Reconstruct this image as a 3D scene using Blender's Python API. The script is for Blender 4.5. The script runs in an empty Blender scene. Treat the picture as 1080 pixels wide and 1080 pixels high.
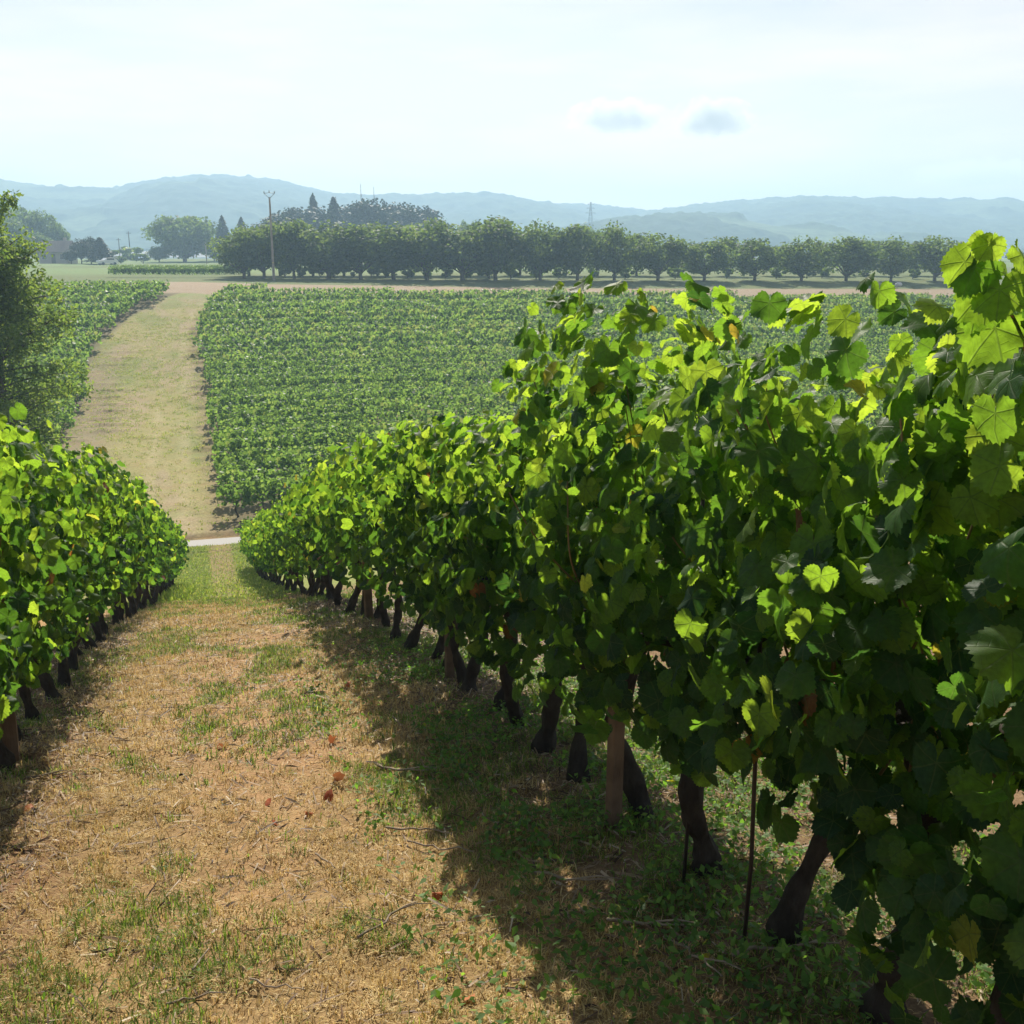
import bpy, math, random
import numpy as np
from mathutils import Vector
PI = math.pi
random.seed(7)
RNG = np.random.default_rng(11)
sc = bpy.context.scene
COL = sc.collection

# ------------------------------------------------------------------ camera, sky, sun, exposure
EYE = 1.5
PITCH, YAW, F = 14.0, 17.0, 1080.0
cam = bpy.data.cameras.new('camera'); camo = bpy.data.objects.new('camera', cam); COL.objects.link(camo)
camo.location = (0, 0, EYE)
camo.rotation_euler = (math.radians(90 - PITCH), 0, math.radians(-YAW))
cam.sensor_width = 36; cam.sensor_height = 36; cam.lens = 36.0; cam.clip_start = 0.05; cam.clip_end = 9000
sc.camera = camo

SUN_EL, SUN_AZ = 38.0, 10.5           # azimuth measured from +Y towards +X
world = bpy.data.worlds.new('World'); sc.world = world; world.use_nodes = True
wn = world.node_tree; wn.nodes.clear()
def W(t, **k):
    n = wn.nodes.new(t)
    for a, b in k.items(): setattr(n, a, b)
    return n
sky = W('ShaderNodeTexSky', sky_type='NISHITA', sun_disc=False)
sky.sun_elevation = math.radians(SUN_EL); sky.sun_rotation = math.radians(SUN_AZ)
sky.altitude = 100; sky.air_density = 1.0; sky.dust_density = 0.7; sky.ozone_density = 1.6
bg = W('ShaderNodeBackground'); bg.inputs[1].default_value = 0.050
out = W('ShaderNodeOutputWorld')
# thin high cirrus: a real veil in sky directions
tc = W('ShaderNodeTexCoord'); mp = W('ShaderNodeMapping'); mp.inputs['Scale'].default_value = (1.6, 1.6, 9.0)
nz = W('ShaderNodeTexNoise'); nz.inputs['Scale'].default_value = 2.2; nz.inputs['Detail'].default_value = 7; nz.inputs['Roughness'].default_value = .55
rp = W('ShaderNodeValToRGB'); rp.color_ramp.elements[0].position = .42; rp.color_ramp.elements[1].position = .72
rp.color_ramp.elements[0].color = (0.52, 0.52, 0.52, 1); rp.color_ramp.elements[1].color = (0.86, 0.86, 0.86, 1)
mx = W('ShaderNodeMix', data_type='RGBA')
mx.inputs['B'].default_value = (19.5, 15.0, 12.3, 1)
L = wn.links.new
L(tc.outputs['Generated'], mp.inputs[0]); L(mp.outputs[0], nz.inputs['Vector']); L(nz.outputs[0], rp.inputs[0])
sx = W('ShaderNodeSeparateXYZ'); L(tc.outputs['Generated'], sx.inputs[0])
mr = W('ShaderNodeMapRange', interpolation_type='SMOOTHSTEP'); mr.inputs[1].default_value = .06; mr.inputs[2].default_value = .36; mr.inputs[3].default_value = 1.0; mr.inputs[4].default_value = .12
L(sx.outputs[2], mr.inputs[0]); mm = W('ShaderNodeMath', operation='MULTIPLY'); L(rp.outputs[0], mm.inputs[0]); L(mr.outputs[0], mm.inputs[1])
L(mm.outputs[0], mx.inputs['Factor']); L(sky.outputs[0], mx.inputs['A']); L(mx.outputs['Result'], bg.inputs[0]); L(bg.outputs[0], out.inputs[0])

sl = bpy.data.lights.new('sun', 'SUN'); sl.energy = 5.0; sl.angle = math.radians(.53); sl.color = (1.0, .93, .80)
so = bpy.data.objects.new('sun', sl); COL.objects.link(so)
az, el = math.radians(SUN_AZ), math.radians(SUN_EL)
sd = Vector((math.sin(az) * math.cos(el), math.cos(az) * math.cos(el), math.sin(el)))
so.rotation_euler = (-sd).to_track_quat('-Z', 'Y').to_euler(); so.location = (20, 60, 60)

sc.view_settings.view_transform = 'Standard'; sc.view_settings.look = 'None'; sc.view_settings.gamma = 1
sc.view_settings.exposure = 0.76
sc.render.engine = 'CYCLES'
cy = sc.cycles
cy.max_bounces = 8; cy.diffuse_bounces = 3; cy.glossy_bounces = 2; cy.transmission_bounces = 4; cy.volume_bounces = 1; cy.transparent_max_bounces = 8
cy.use_denoising = True; cy.caustics_reflective = False; cy.caustics_refractive = False

# ------------------------------------------------------------------ terrain profile (drop below the eye along the lane)
PY = [-80, -8, 0, 2, 3.5, 5, 6.8, 8.7, 12.3, 14.2, 18.4, 28, 33, 37.2, 38.0, 38.3, 40.6, 41.0, 43, 55, 71, 85, 100, 115, 128, 150, 200, 300, 600, 4000]
PD = [-4.0, .6, 1.5, 1.8, 2.1, 2.37, 2.82, 3.22, 4.2, 4.8, 6.04, 8.75, 9.95, 10.25, 10.33, 10.72, 10.75, 10.62, 10.58, 10.35, 9.8, 8.4, 6.3, 4.2, 3.15, 2.75, 2.0, 1.2, 1.2, 1.2]
_ys = np.concatenate([np.arange(-80, 200, .05), np.arange(200, 4000, 1.0)])
def _smooth():
    d = np.interp(_ys, PY, PD); o = d.copy()
    for it in range(2):
        c = np.concatenate([[0], np.cumsum(o)])
        o2 = o.copy()
        n = 5500
        w = np.clip((np.abs(_ys[:n]) * .05 / .05).astype(int), 8, 60)
        i = np.arange(n); a = np.clip(i - w, 0, n - 1); b = np.clip(i + w, 0, n - 1)
        s = (c[b + 1] - c[a]) / (b - a + 1)
        near = (_ys[:n] > 36.8) & (_ys[:n] < 42.0)
        o2[:n] = np.where(near, o[:n], s)
        o = o2
    return o
_ds = _smooth()
def gz(y): return EYE - np.interp(y, _ys, _ds)

def ray(px, py):
    u = (px - 540) / F; v = (py - 540) / F
    p, a = math.radians(PITCH), math.radians(YAW)
    fw = math.cos(p) - v * math.sin(p); dn = math.sin(p) + v * math.cos(p)
    return u * math.cos(a) + fw * math.sin(a), fw * math.cos(a) - u * math.sin(a), dn
def gp(px, py):                        # where that ray meets the ground
    l, fo, dn = ray(px, py); y = np.arange(.5, 600, .02)
    i = int(np.argmax(EYE - dn * y / fo <= gz(y)))
    return np.array([y[i] * l / fo, y[i], gz(y[i])])
def at(px, py, Y):                     # the point on that ray at forward distance Y
    l, fo, dn = ray(px, py); return np.array([Y * l / fo, Y, EYE - Y * dn / fo])
def atx(px, Y):                        # ground point at forward distance Y under pixel column px (horizon row)
    l, fo, dn = ray(px, 275); return np.array([Y * l / fo, Y, float(gz(Y))])
def proj(P):
    P = np.asarray(P, float); x, y, z = P[..., 0], P[..., 1], P[..., 2] - EYE
    a, p = math.radians(YAW), math.radians(PITCH)
    r = x * math.cos(a) - y * math.sin(a); f = x * math.sin(a) + y * math.cos(a)
    dpt = f * math.cos(p) - z * math.sin(p); up = f * math.sin(p) + z * math.cos(p)
    return 540 + F * r / dpt, 540 - F * up / dpt, dpt

# ------------------------------------------------------------------ helpers
def hash2(ix, iy, s):
    h = (ix.astype(np.int64) * 374761393 + iy.astype(np.int64) * 668265263 + s * 1442695041) & 0x7fffffff
    h = ((h ^ (h >> 13)) * 1274126177) & 0x7fffffff
    return ((h ^ (h >> 16)) & 0xffff) / 65535.0
def vnoise(x, y, s=0):
    x = np.asarray(x, float); y = np.asarray(y, float)
    ix, iy = np.floor(x), np.floor(y); fx, fy = x - ix, y - iy
    fx = fx * fx * (3 - 2 * fx); fy = fy * fy * (3 - 2 * fy)
    a = hash2(ix, iy, s); b = hash2(ix + 1, iy, s); c = hash2(ix, iy + 1, s); d = hash2(ix + 1, iy + 1, s)
    return (a * (1 - fx) + b * fx) * (1 - fy) + (c * (1 - fx) + d * fx) * fy
def fbm(x, y, s=0, o=4):
    t = 0; a = .5; n = 0
    for k in range(o):
        t = t + a * vnoise(x * 2 ** k, y * 2 ** k, s + k); n += a; a *= .5
    return t / n
def sm(a, b, v): t = np.clip((v - a) / (b - a), 0, 1); return t * t * (3 - 2 * t)
def nrm(v): return v / np.maximum(np.linalg.norm(v, axis=-1, keepdims=True), 1e-9)

class MB:
    def __init__(s): s.V = []; s.T = []; s.A = {}; s.n = 0
    def add(s, V, T, **attrs):
        V = np.asarray(V, np.float32).reshape(-1, 3); T = np.asarray(T, np.int64).reshape(-1, 3)
        s.V.append(V); s.T.append(T + s.n); s.n += len(V)
        for k, v in attrs.items(): s.A.setdefault(k, []).append(np.asarray(v, np.float32))
    def mesh(s, name, mat, smooth=True):
        V = np.concatenate(s.V); T = np.concatenate(s.T).astype(np.int32)
        me = bpy.data.meshes.new(name)
        me.vertices.add(len(V)); me.vertices.foreach_set('co', V.astype(np.float32).ravel())
        me.loops.add(T.size); me.loops.foreach_set('vertex_index', T.ravel())
        me.polygons.add(len(T)); me.polygons.foreach_set('loop_start', np.arange(0, T.size, 3, dtype=np.int32))
        me.polygons.foreach_set('use_smooth', np.full(len(T), smooth))
        me.update(calc_edges=True)
        for k, v in s.A.items():
            v = np.concatenate(v)
            if v.ndim == 1:
                a = me.attributes.new(k, 'FLOAT', 'POINT'); a.data.foreach_set('value', v.ravel())
            else:
                a = me.attributes.new(k, 'FLOAT_VECTOR', 'POINT'); a.data.foreach_set('vector', v.ravel())
        if mat: me.materials.append(mat)
        return me
def link(name, me, parent=None, loc=None):
    o = bpy.data.objects.new(name, me); COL.objects.link(o)
    if parent: o.parent = parent
    if loc is not None: o.location = [float(c) for c in loc]
    return o
def tag(o, label, cat, group=None, kind=None):
    if label: o['label'] = label
    if cat: o['category'] = cat
    if group: o['group'] = group
    if kind: o['kind'] = kind
    return o
def thing(name, label, cat, loc, group=None, rz=0):
    o = bpy.data.objects.new(name, None); COL.objects.link(o); o.empty_display_size = .2
    o.location = [float(c) for c in loc]; o.rotation_euler = (0, 0, rz)
    return tag(o, label, cat, group)
def dup(root, loc, rz=0, label=None, scale=(1, 1, 1)):
    r = root.copy(); COL.objects.link(r); r.location = [float(c) for c in loc]; r.rotation_euler = (0, 0, rz); r.scale = scale
    if label: r['label'] = label
    for ch in root.children:
        c = ch.copy(); COL.objects.link(c); c.parent = r
        for g in ch.children:
            d = g.copy(); COL.objects.link(d); d.parent = c
    return r

def tube(mb, pts, rad, seg=8, jitter=0, cap=True):
    pts = np.asarray(pts, float); n = len(pts); rad = np.broadcast_to(np.asarray(rad, float), (n,))
    tg = nrm(np.gradient(pts, axis=0))
    ref = np.array([1., 0, 0]) if abs(tg[0][0]) < .8 else np.array([0, 1., 0])
    u = nrm(np.cross(tg, ref)); v = np.cross(tg, u)
    a = np.arange(seg) / seg * 2 * PI
    R = rad[:, None] * (1 + (RNG.uniform(-jitter, jitter, (n, seg)) if jitter else 0))
    V = pts[:, None] + R[..., None] * (np.cos(a)[None, :, None] * u[:, None] + np.sin(a)[None, :, None] * v[:, None])
    i = np.arange(n - 1)[:, None] * seg; j = np.arange(seg)[None]; k = (j + 1) % seg
    A, B, C, D = i + j, i + k, i + seg + k, i + seg + j
    T = np.concatenate([np.stack([A, B, C], -1).reshape(-1, 3), np.stack([A, C, D], -1).reshape(-1, 3)])
    V = V.reshape(-1, 3)
    if cap:
        V = np.concatenate([V, pts[:1], pts[-1:]]); m = n * seg; jj = np.arange(seg); kk = (jj + 1) % seg
        T = np.concatenate([T, np.stack([np.full(seg, m), kk, jj], -1), np.stack([np.full(seg, m + 1), (n - 1) * seg + jj, (n - 1) * seg + kk], -1)])
    mb.add(V, T)
def box(mb, c, s, rz=0, taper=1.0):
    x, y, z = np.asarray(s) / 2
    V = np.array([[-x, -y, -z], [x, -y, -z], [x, y, -z], [-x, y, -z], [-x * taper, -y * taper, z], [x * taper, -y * taper, z], [x * taper, y * taper, z], [-x * taper, y * taper, z]])
    if rz:
        ca, sa = math.cos(rz), math.sin(rz); V[:, :2] = np.stack([V[:, 0] * ca - V[:, 1] * sa, V[:, 0] * sa + V[:, 1] * ca], -1)
    T = [[0, 2, 1], [0, 3, 2], [4, 5, 6], [4, 6, 7], [0, 1, 5], [0, 5, 4], [1, 2, 6], [1, 6, 5], [2, 3, 7], [2, 7, 6], [3, 0, 4], [3, 4, 7]]
    mb.add(V + np.asarray(c), T)
def blob(mb, c, r, s=0, amp=.25, rings=7, seg=10):
    th = np.linspace(0, PI, rings); ph = np.arange(seg) / seg * 2 * PI
    D = np.stack([np.sin(th)[:, None] * np.cos(ph), np.sin(th)[:, None] * np.sin(ph), np.cos(th)[:, None] + 0 * ph], -1)
    k = 1 + amp * (RNG.uniform(-1, 1, D.shape[:2])); k[0] = k[0, 0]; k[-1] = k[-1, 0]
    V = (D * k[..., None] * np.asarray(r)).reshape(-1, 3) + np.asarray(c)
    i = np.arange(rings - 1)[:, None] * seg; j = np.arange(seg)[None]; kk = (j + 1) % seg
    T = np.concatenate([np.stack([i + j, i + seg + j, i + seg + kk], -1).reshape(-1, 3), np.stack([i + j, i + seg + kk, i + kk], -1).reshape(-1, 3)])
    mb.add(V, T)

# ------------------------------------------------------------------ materials
class NT:
    def __init__(s, name):
        s.m = bpy.data.materials.new(name); s.m.use_nodes = True; s.t = s.m.node_tree; s.t.nodes.clear()
        s.out = s.n('ShaderNodeOutputMaterial')
    def n(s, t, inp=None, **k):
        x = s.t.nodes.new(t)
        for a, b in k.items(): setattr(x, a, b)
        for a, b in (inp or {}).items(): s.set(x, a, b)
        return x
    def set(s, x, a, b):
        if isinstance(b, bpy.types.NodeSocket): s.t.links.new(b, x.inputs[a])
        else: x.inputs[a].default_value = b
    def math(s, op, a, b=0.0, c=None, clamp=False):
        x = s.n('ShaderNodeMath', operation=op, use_clamp=clamp); s.set(x, 0, a); s.set(x, 1, b)
        if c is not None: s.set(x, 2, c)
        return x.outputs[0]
    def attr(s, nm, o='Fac'): return s.n('ShaderNodeAttribute', attribute_name=nm).outputs[o]
    def noise(s, sc_, vec=None, det=4, rough=.55, dist=0):
        x = s.n('ShaderNodeTexNoise', {'Scale': sc_, 'Detail': det, 'Roughness': rough, 'Distortion': dist})
        if vec is not None: s.set(x, 'Vector', vec)
        return x.outputs[0]
    def ramp(s, f, stops, interp='LINEAR'):
        x = s.n('ShaderNodeValToRGB'); cr = x.color_ramp; cr.interpolation = interp
        while len(cr.elements) < len(stops): cr.elements.new(.5)
        for e, (p, c) in zip(cr.elements, stops):
            e.position = p; e.color = (c, c, c, 1) if not isinstance(c, (tuple, list)) else (*c, 1)
        s.set(x, 0, f); return x.outputs[0]
    def mix(s, f, a, b, blend='MIX'):
        x = s.n('ShaderNodeMix', data_type='RGBA', blend_type=blend)
        s.set(x, 'Factor', f)
        for k, v in (('A', a), ('B', b)):
            if isinstance(v, tuple): v = (*v[:3], 1)
            s.set(x, k, v)
        return x.outputs['Result']
    def bump(s, h, st=.5, d=.02): return s.n('ShaderNodeBump', {'Height': h, 'Strength': st, 'Distance': d}).outputs[0]
    def surf(s, sh): s.t.links.new(sh, s.out.inputs[0]); return s.m
    def obj(s): return s.n('ShaderNodeTexCoord').outputs['Object']
    def pos(s): return s.n('ShaderNodeNewGeometry').outputs['Position']
    def pr(s, col, rough=.8, spec=.3, normal=None, **k):
        x = s.n('ShaderNodeBsdfPrincipled', {'Base Color': col if not isinstance(col, tuple) else (*col[:3], 1), 'Roughness': rough, 'Specular IOR Level': spec})
        if normal is not None: s.set(x, 'Normal', normal)
        for a, b in k.items(): s.set(x, a, b)
        return x.outputs[0]

def leaf_mat(name, stops, tstops, tfac=.5, veins=True, rough=.5, spec=.13, under=(.085, .135, .055)):
    t = NT(name); tint = t.attr('tint')
    col = t.ramp(tint, stops); tr = t.ramp(tint, tstops)
    nrmout = None
    if veins:
        lv = t.n('ShaderNodeSeparateXYZ', {0: t.attr('lv', 'Vector')}); x, y = lv.outputs[0], lv.outputs[1]
        ax = t.math('ABSOLUTE', x); d = ax
        for deg in (50, 108):
            sn, cs = math.sin(math.radians(deg)), math.cos(math.radians(deg))
            e = t.math('ABSOLUTE', t.math('SUBTRACT', t.math('MULTIPLY', ax, cs), t.math('MULTIPLY', y, sn)))
            al = t.math('ADD', t.math('MULTIPLY', ax, sn), t.math('MULTIPLY', y, cs))
            e = t.math('ADD', e, t.math('MULTIPLY', t.math('LESS_THAN', al, 0.0), 9.0))
            d = t.math('MINIMUM', d, e)
        main = t.n('ShaderNodeMapRange', {0: d, 1: .008, 2: .035, 3: 1.0, 4: 0.0}).outputs[0]
        # side veins as a soft herringbone between the main ones
        hb = t.math('PINGPONG', t.math('ADD', t.math('MULTIPLY', d, .9), y), .075)
        side = t.n('ShaderNodeMapRange', {0: hb, 1: 0.0, 2: .012, 3: .35, 4: 0.0}).outputs[0]
        vn = t.math('MAXIMUM', main, side)
        mott = t.noise(6.0, t.attr('lv', 'Vector'), 3)
        col = t.mix(t.math('MULTIPLY', vn, .32), col, (.16, .21, .07))
        tr = t.mix(t.math('MULTIPLY', vn, .5), tr, (.16, .24, .05))
        k = t.ramp(mott, [(.3, .78), (.7, 1.12)])
        col = t.mix(1.0, col, k, 'MULTIPLY'); tr = t.mix(1.0, tr, k, 'MULTIPLY')
        nrmout = t.bump(t.math('SUBTRACT', t.math('MULTIPLY', mott, .5), vn), .3, .004)
    bf = t.n('ShaderNodeNewGeometry').outputs['Backfacing']
    col = t.mix(t.math('MULTIPLY', bf, .55), col, under)
    p = t.pr(col, rough, spec, nrmout)
    tl = t.n('ShaderNodeBsdfTranslucent', {'Color': tr} | ({'Normal': nrmout} if nrmout else {})).outputs[0]
    return t.surf(t.n('ShaderNodeMixShader', {0: tfac, 1: p, 2: tl}).outputs[0])

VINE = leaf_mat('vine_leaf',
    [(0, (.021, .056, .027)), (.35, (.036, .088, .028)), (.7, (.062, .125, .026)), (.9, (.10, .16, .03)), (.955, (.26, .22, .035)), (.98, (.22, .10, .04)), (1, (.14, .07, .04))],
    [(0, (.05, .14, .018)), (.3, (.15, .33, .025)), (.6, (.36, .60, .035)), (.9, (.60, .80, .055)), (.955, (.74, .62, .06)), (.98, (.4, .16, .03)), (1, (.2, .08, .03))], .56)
FIELDLEAF = leaf_mat('field_vine_leaf',
    [(0, (.024, .056, .020)), (.4, (.065, .13, .034)), (.8, (.14, .22, .05)), (.96, (.18, .24, .06)), (1, (.2, .15, .06))],
    [(0, (.10, .20, .03)), (.4, (.25, .43, .06)), (.8, (.40, .60, .085)), (1, (.45, .50, .12))], .45, veins=False, rough=.5, spec=.15)
TREELEAF = leaf_mat('tree_leaf',
    [(0, (.030, .058, .024)), (.5, (.055, .095, .032)), (1, (.095, .14, .045))],
    [(0, (.13, .22, .03)), (.5, (.25, .37, .05)), (1, (.38, .48, .08))], .42, veins=False, rough=.6, spec=.08)
BUSHLEAF = leaf_mat('bush_leaf',
    [(0, (.028, .055, .018)), (.5, (.055, .10, .025)), (1, (.11, .16, .04))],
    [(0, (.14, .25, .03)), (.5, (.28, .42, .05)), (1, (.45, .55, .08))], .5, veins=False, rough=.5, spec=.1)
CONIFER = leaf_mat('conifer_needle',
    [(0, (.010, .024, .016)), (.5, (.018, .040, .022)), (1, (.034, .060, .028))],
    [(0, (.02, .04, .01)), (1, (.05, .08, .02))], .2, veins=False, rough=.6)
def bark(name, a, b, sc_=30, st=.9):
    t = NT(name); o = t.obj(); m = t.n('ShaderNodeMapping', {0: o, 3: (1, 1, .22)}).outputs[0]
    n = t.noise(sc_, m, 6, .65); n2 = t.noise(sc_ * .25, o, 3)
    c = t.mix(n, a, b); c = t.mix(t.ramp(n2, [(.4, 0.), (.7, .6)]), c, tuple(x * 1.5 for x in b))
    return t.surf(t.pr(c, .9, .15, t.bump(n, st, .03)))
VBARK = bark('vine_bark', (.014, .012, .010), (.070, .058, .048), 55, 1.0)
TBARK = bark('tree_bark', (.03, .026, .022), (.10, .085, .07), 6)
WOOD = bark('post_wood', (.07, .048, .032), (.19, .13, .085), 26, .5)
PALEWOOD = bark('concrete_pole', (.20, .17, .14), (.36, .32, .27), 5, .2)
TWIG = bark('dry_twig', (.12, .09, .065), (.34, .27, .20), 60, .4)
def plain(name, c, rough=.6, metal=0., var=.3, sc_=8):
    t = NT(name); n = t.noise(sc_, t.obj(), 4)
    k = t.ramp(n, [(.25, 1 - var), (.75, 1 + var * .4)])
    return t.surf(t.pr(t.mix(1.0, c, k, 'MULTIPLY'), rough, .4, None, Metallic=metal))
CANE = plain('cane', (.20, .13, .05), .55)
METAL = plain('rust_metal', (.06, .045, .04), .55, .6)
GRAPE = plain('grape_skin', (.018, .016, .045), .45, 0, .5, 60)
STEEL = plain('galvanised', (.25, .26, .27), .5, .5)

# ------------------------------------------------------------------ ground sheet
def strip_edges(y):
    r = np.interp(y, [0, 41, 43, 71, 86, 87, 88, 100, 108, 113, 122, 128, 140], [.8, .8, .9, .82, .9, 2.0, .4, .65, 1.9, 3.0, 5.7, 8.2, 12])
    l = np.interp(y, [0, 41, 70, 81, 95, 105, 115, 122, 128, 140], [-9, -8, -7.3, -8.2, -7.6, -5.8, -3.0, -.2, 1.6, 4])
    return l, r
def field_end(x): return np.interp(x, [-200, -10, 0, 8, 60, 95, 300], [120, 120, 119, 113, 107, 104, 90])
def near_bumps(x, y):
    fade = np.clip((34 - y) / 10, 0, 1) * np.clip((y + 3) / 3, 0, 1)
    b = (fbm(x * 2.2, y * 2.2, 5) - .5) * .07 + (fbm(x * 9, y * 9, 9, 3) - .5) * .045
    ridge = np.exp(-((x - 1.35) / .35) ** 2) * .06 + np.exp(-((x + 1.0) / .35) ** 2) * .05
    return (b + ridge) * fade
def ground_height(x, y):
    z = gz(y) + near_bumps(x, y)
    l, r = strip_edges(y)
    ph = ((y - 43.3) / 2.2) % 1.0
    rid = np.exp(-((ph - .5) / .16) ** 2) * (.6 + .8 * vnoise(x * .9, y * .3, 31))
    zone = ((y > 43.5) & (y < 118)).astype(float)
    tick = (np.exp(-((x - (r - .7)) / .8) ** 2) + .9 * np.exp(-((x - (l + 1.7)) / 1.4) ** 2) * (y < 92))
    z = z + zone * tick * rid * .13 * sm(.3, .65, fbm(x * .6, y * .45, 91)) * 1.3
    z = z + zone * (fbm(x * .5, y * .5, 3) - .5) * .12
    far = np.clip((y - 130) / 60, 0, 1)
    z = z + far * (fbm(x / 40, y / 40, 8) - .5) * 1.2
    return z
def grow(a, b, s0, k):
    o = [a]; s = s0
    while o[-1] < b: o.append(o[-1] + s); s *= k
    return o
gx = np.array(sorted([-v for v in grow(4.0, 1850, .12, 1.10)]) [:-1] + list(np.arange(-4, 4.01, .075)) + grow(4.0, 1850, .12, 1.10)[1:])
gy = np.array(sorted([-v for v in grow(1.0, 120, .25, 1.2)]) + list(np.arange(-.9, 14, .075)) + list(np.arange(14, 37.0, .2)) + list(np.arange(37.0, 42, .1)) + list(np.arange(42, 130, .3)) + grow(130, 1840, .6, 1.06))
GX, GY = np.meshgrid(gx, gy); GZ = ground_height(GX, GY)
def lerp(c, d, f): return c * (1 - f[..., None]) + np.asarray(d, float) * f[..., None]
def r_of(y): return np.interp(y, [41, 71, 95, 108, 113, 122, 128, 140], [.9, .9, .9, 1.9, 3.0, 5.7, 8.2, 12])
def ground_colour(x, y):
    n1 = fbm(x * .7, y * .5, 41); n2 = fbm(x * 2.3, y * 1.7, 43); n3 = fbm(x * .25, y * .12, 47)
    C = np.broadcast_to(np.array([.31, .205, .095]), x.shape + (3,)).copy()          # dry mown grass on the lane
    C = lerp(C, [.38, .22, .115], .75 * sm(.47, .63, n1) * sm(-.7, .2, x))            # bare reddish earth
    C = lerp(C, [.22, .21, .07], .8 * sm(.46, .62, n2) * sm(.6, .45, n3) )           # greener tufts
    C = lerp(C, [.40, .24, .10], .6 * sm(9, 12, y) * sm(21, 16, y))
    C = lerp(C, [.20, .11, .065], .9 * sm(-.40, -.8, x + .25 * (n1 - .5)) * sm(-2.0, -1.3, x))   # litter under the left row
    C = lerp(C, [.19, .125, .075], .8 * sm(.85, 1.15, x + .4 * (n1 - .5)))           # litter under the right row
    gfar = sm(17, 22, y) * sm(41, 39, y)
    C = lerp(C, [.22, .25, .075], gfar)
    C = lerp(C, [.27, .20, .095], gfar * .9 * sm(.46, .36, np.abs(x - .32)) )
    f = sm(40.4, 41.2, y)
    khaki = np.broadcast_to(np.array([.32, .285, .115]), C.shape).copy()
    khaki = lerp(khaki, [.24, .25, .085], sm(.45, .62, fbm(x * .25, y * .14, 51)))
    khaki = lerp(khaki, [.36, .28, .17], .8 * sm(.50, .66, fbm(x * .5, y * .2, 52)))
    l, r = strip_edges(y)
    for o_ in (-1.9, -3.5): khaki = lerp(khaki, [.42, .35, .20], .55 * np.exp(-((x - r_of(y) - o_) / .3) ** 2) * sm(.25, .6, fbm(x * .4, y * .3, 58)))
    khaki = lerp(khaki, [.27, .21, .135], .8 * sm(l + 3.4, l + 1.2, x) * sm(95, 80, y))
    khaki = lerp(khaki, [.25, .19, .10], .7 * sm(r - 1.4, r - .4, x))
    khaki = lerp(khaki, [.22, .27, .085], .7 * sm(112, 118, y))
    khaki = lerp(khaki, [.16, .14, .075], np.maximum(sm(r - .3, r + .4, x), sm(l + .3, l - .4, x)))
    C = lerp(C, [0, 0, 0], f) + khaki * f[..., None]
    fe = field_end(x)
    C = lerp(C, [.36, .275, .185], sm(fe - .5, fe + 1.2, y))
    wid = np.interp(x, [-200, 6, 14, 40, 300], [14, 15, 14, 11, 11])
    C = lerp(C, [.14, .18, .065], sm(fe + wid, fe + wid + 1.5, y))
    C = lerp(C, [.17, .25, .085], sm(150, 175, y) * sm(.35, .6, fbm(x / 60, y / 30, 77)))
    C = lerp(C, [.10, .15, .06], sm(400, 600, y))
    return C
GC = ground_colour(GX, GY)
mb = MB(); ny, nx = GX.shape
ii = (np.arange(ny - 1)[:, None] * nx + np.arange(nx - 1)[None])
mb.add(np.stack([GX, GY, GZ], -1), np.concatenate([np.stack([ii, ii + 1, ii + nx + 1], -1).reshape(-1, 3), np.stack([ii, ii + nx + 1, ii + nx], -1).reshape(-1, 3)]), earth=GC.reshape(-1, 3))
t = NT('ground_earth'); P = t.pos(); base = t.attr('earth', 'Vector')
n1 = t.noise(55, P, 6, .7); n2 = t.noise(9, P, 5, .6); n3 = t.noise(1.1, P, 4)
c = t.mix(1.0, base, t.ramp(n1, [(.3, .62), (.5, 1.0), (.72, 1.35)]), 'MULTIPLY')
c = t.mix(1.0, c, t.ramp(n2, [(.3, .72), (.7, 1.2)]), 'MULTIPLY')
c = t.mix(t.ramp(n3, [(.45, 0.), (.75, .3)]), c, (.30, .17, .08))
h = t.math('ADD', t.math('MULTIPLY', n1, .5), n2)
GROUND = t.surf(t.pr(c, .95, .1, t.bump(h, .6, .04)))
tag(link('ground', mb.mesh('ground', GROUND)), None, None, kind='structure')

# the narrow road in the dip
rx = np.arange(-70, 110, 1.0); mb = MB(); ry = np.array([38.45, 39.5, 40.5])
RX, RY = np.meshgrid(rx, ry); RZ = gz(RY) + .02 - .02 * (np.abs(RY - 39.5))
ii = (np.arange(2)[:, None] * len(rx) + np.arange(len(rx) - 1)[None])
mb.add(np.stack([RX, RY, RZ], -1), np.concatenate([np.stack([ii, ii + 1, ii + len(rx) + 1], -1).reshape(-1, 3), np.stack([ii, ii + len(rx) + 1, ii + len(rx)], -1).reshape(-1, 3)]))
t = NT('road_chippings'); n = t.noise(40, t.pos(), 5); n2 = t.noise(1.5, t.pos(), 3)
c = t.mix(n, (.33, .315, .29), (.48, .46, .43)); c = t.mix(t.ramp(n2, [(.5, 0.), (.8, .4)]), c, (.40, .37, .30))
tag(link('road', mb.mesh('road', t.surf(t.pr(c, .9, .2, t.bump(n, .3, .01))))), None, None, kind='structure')

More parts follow.
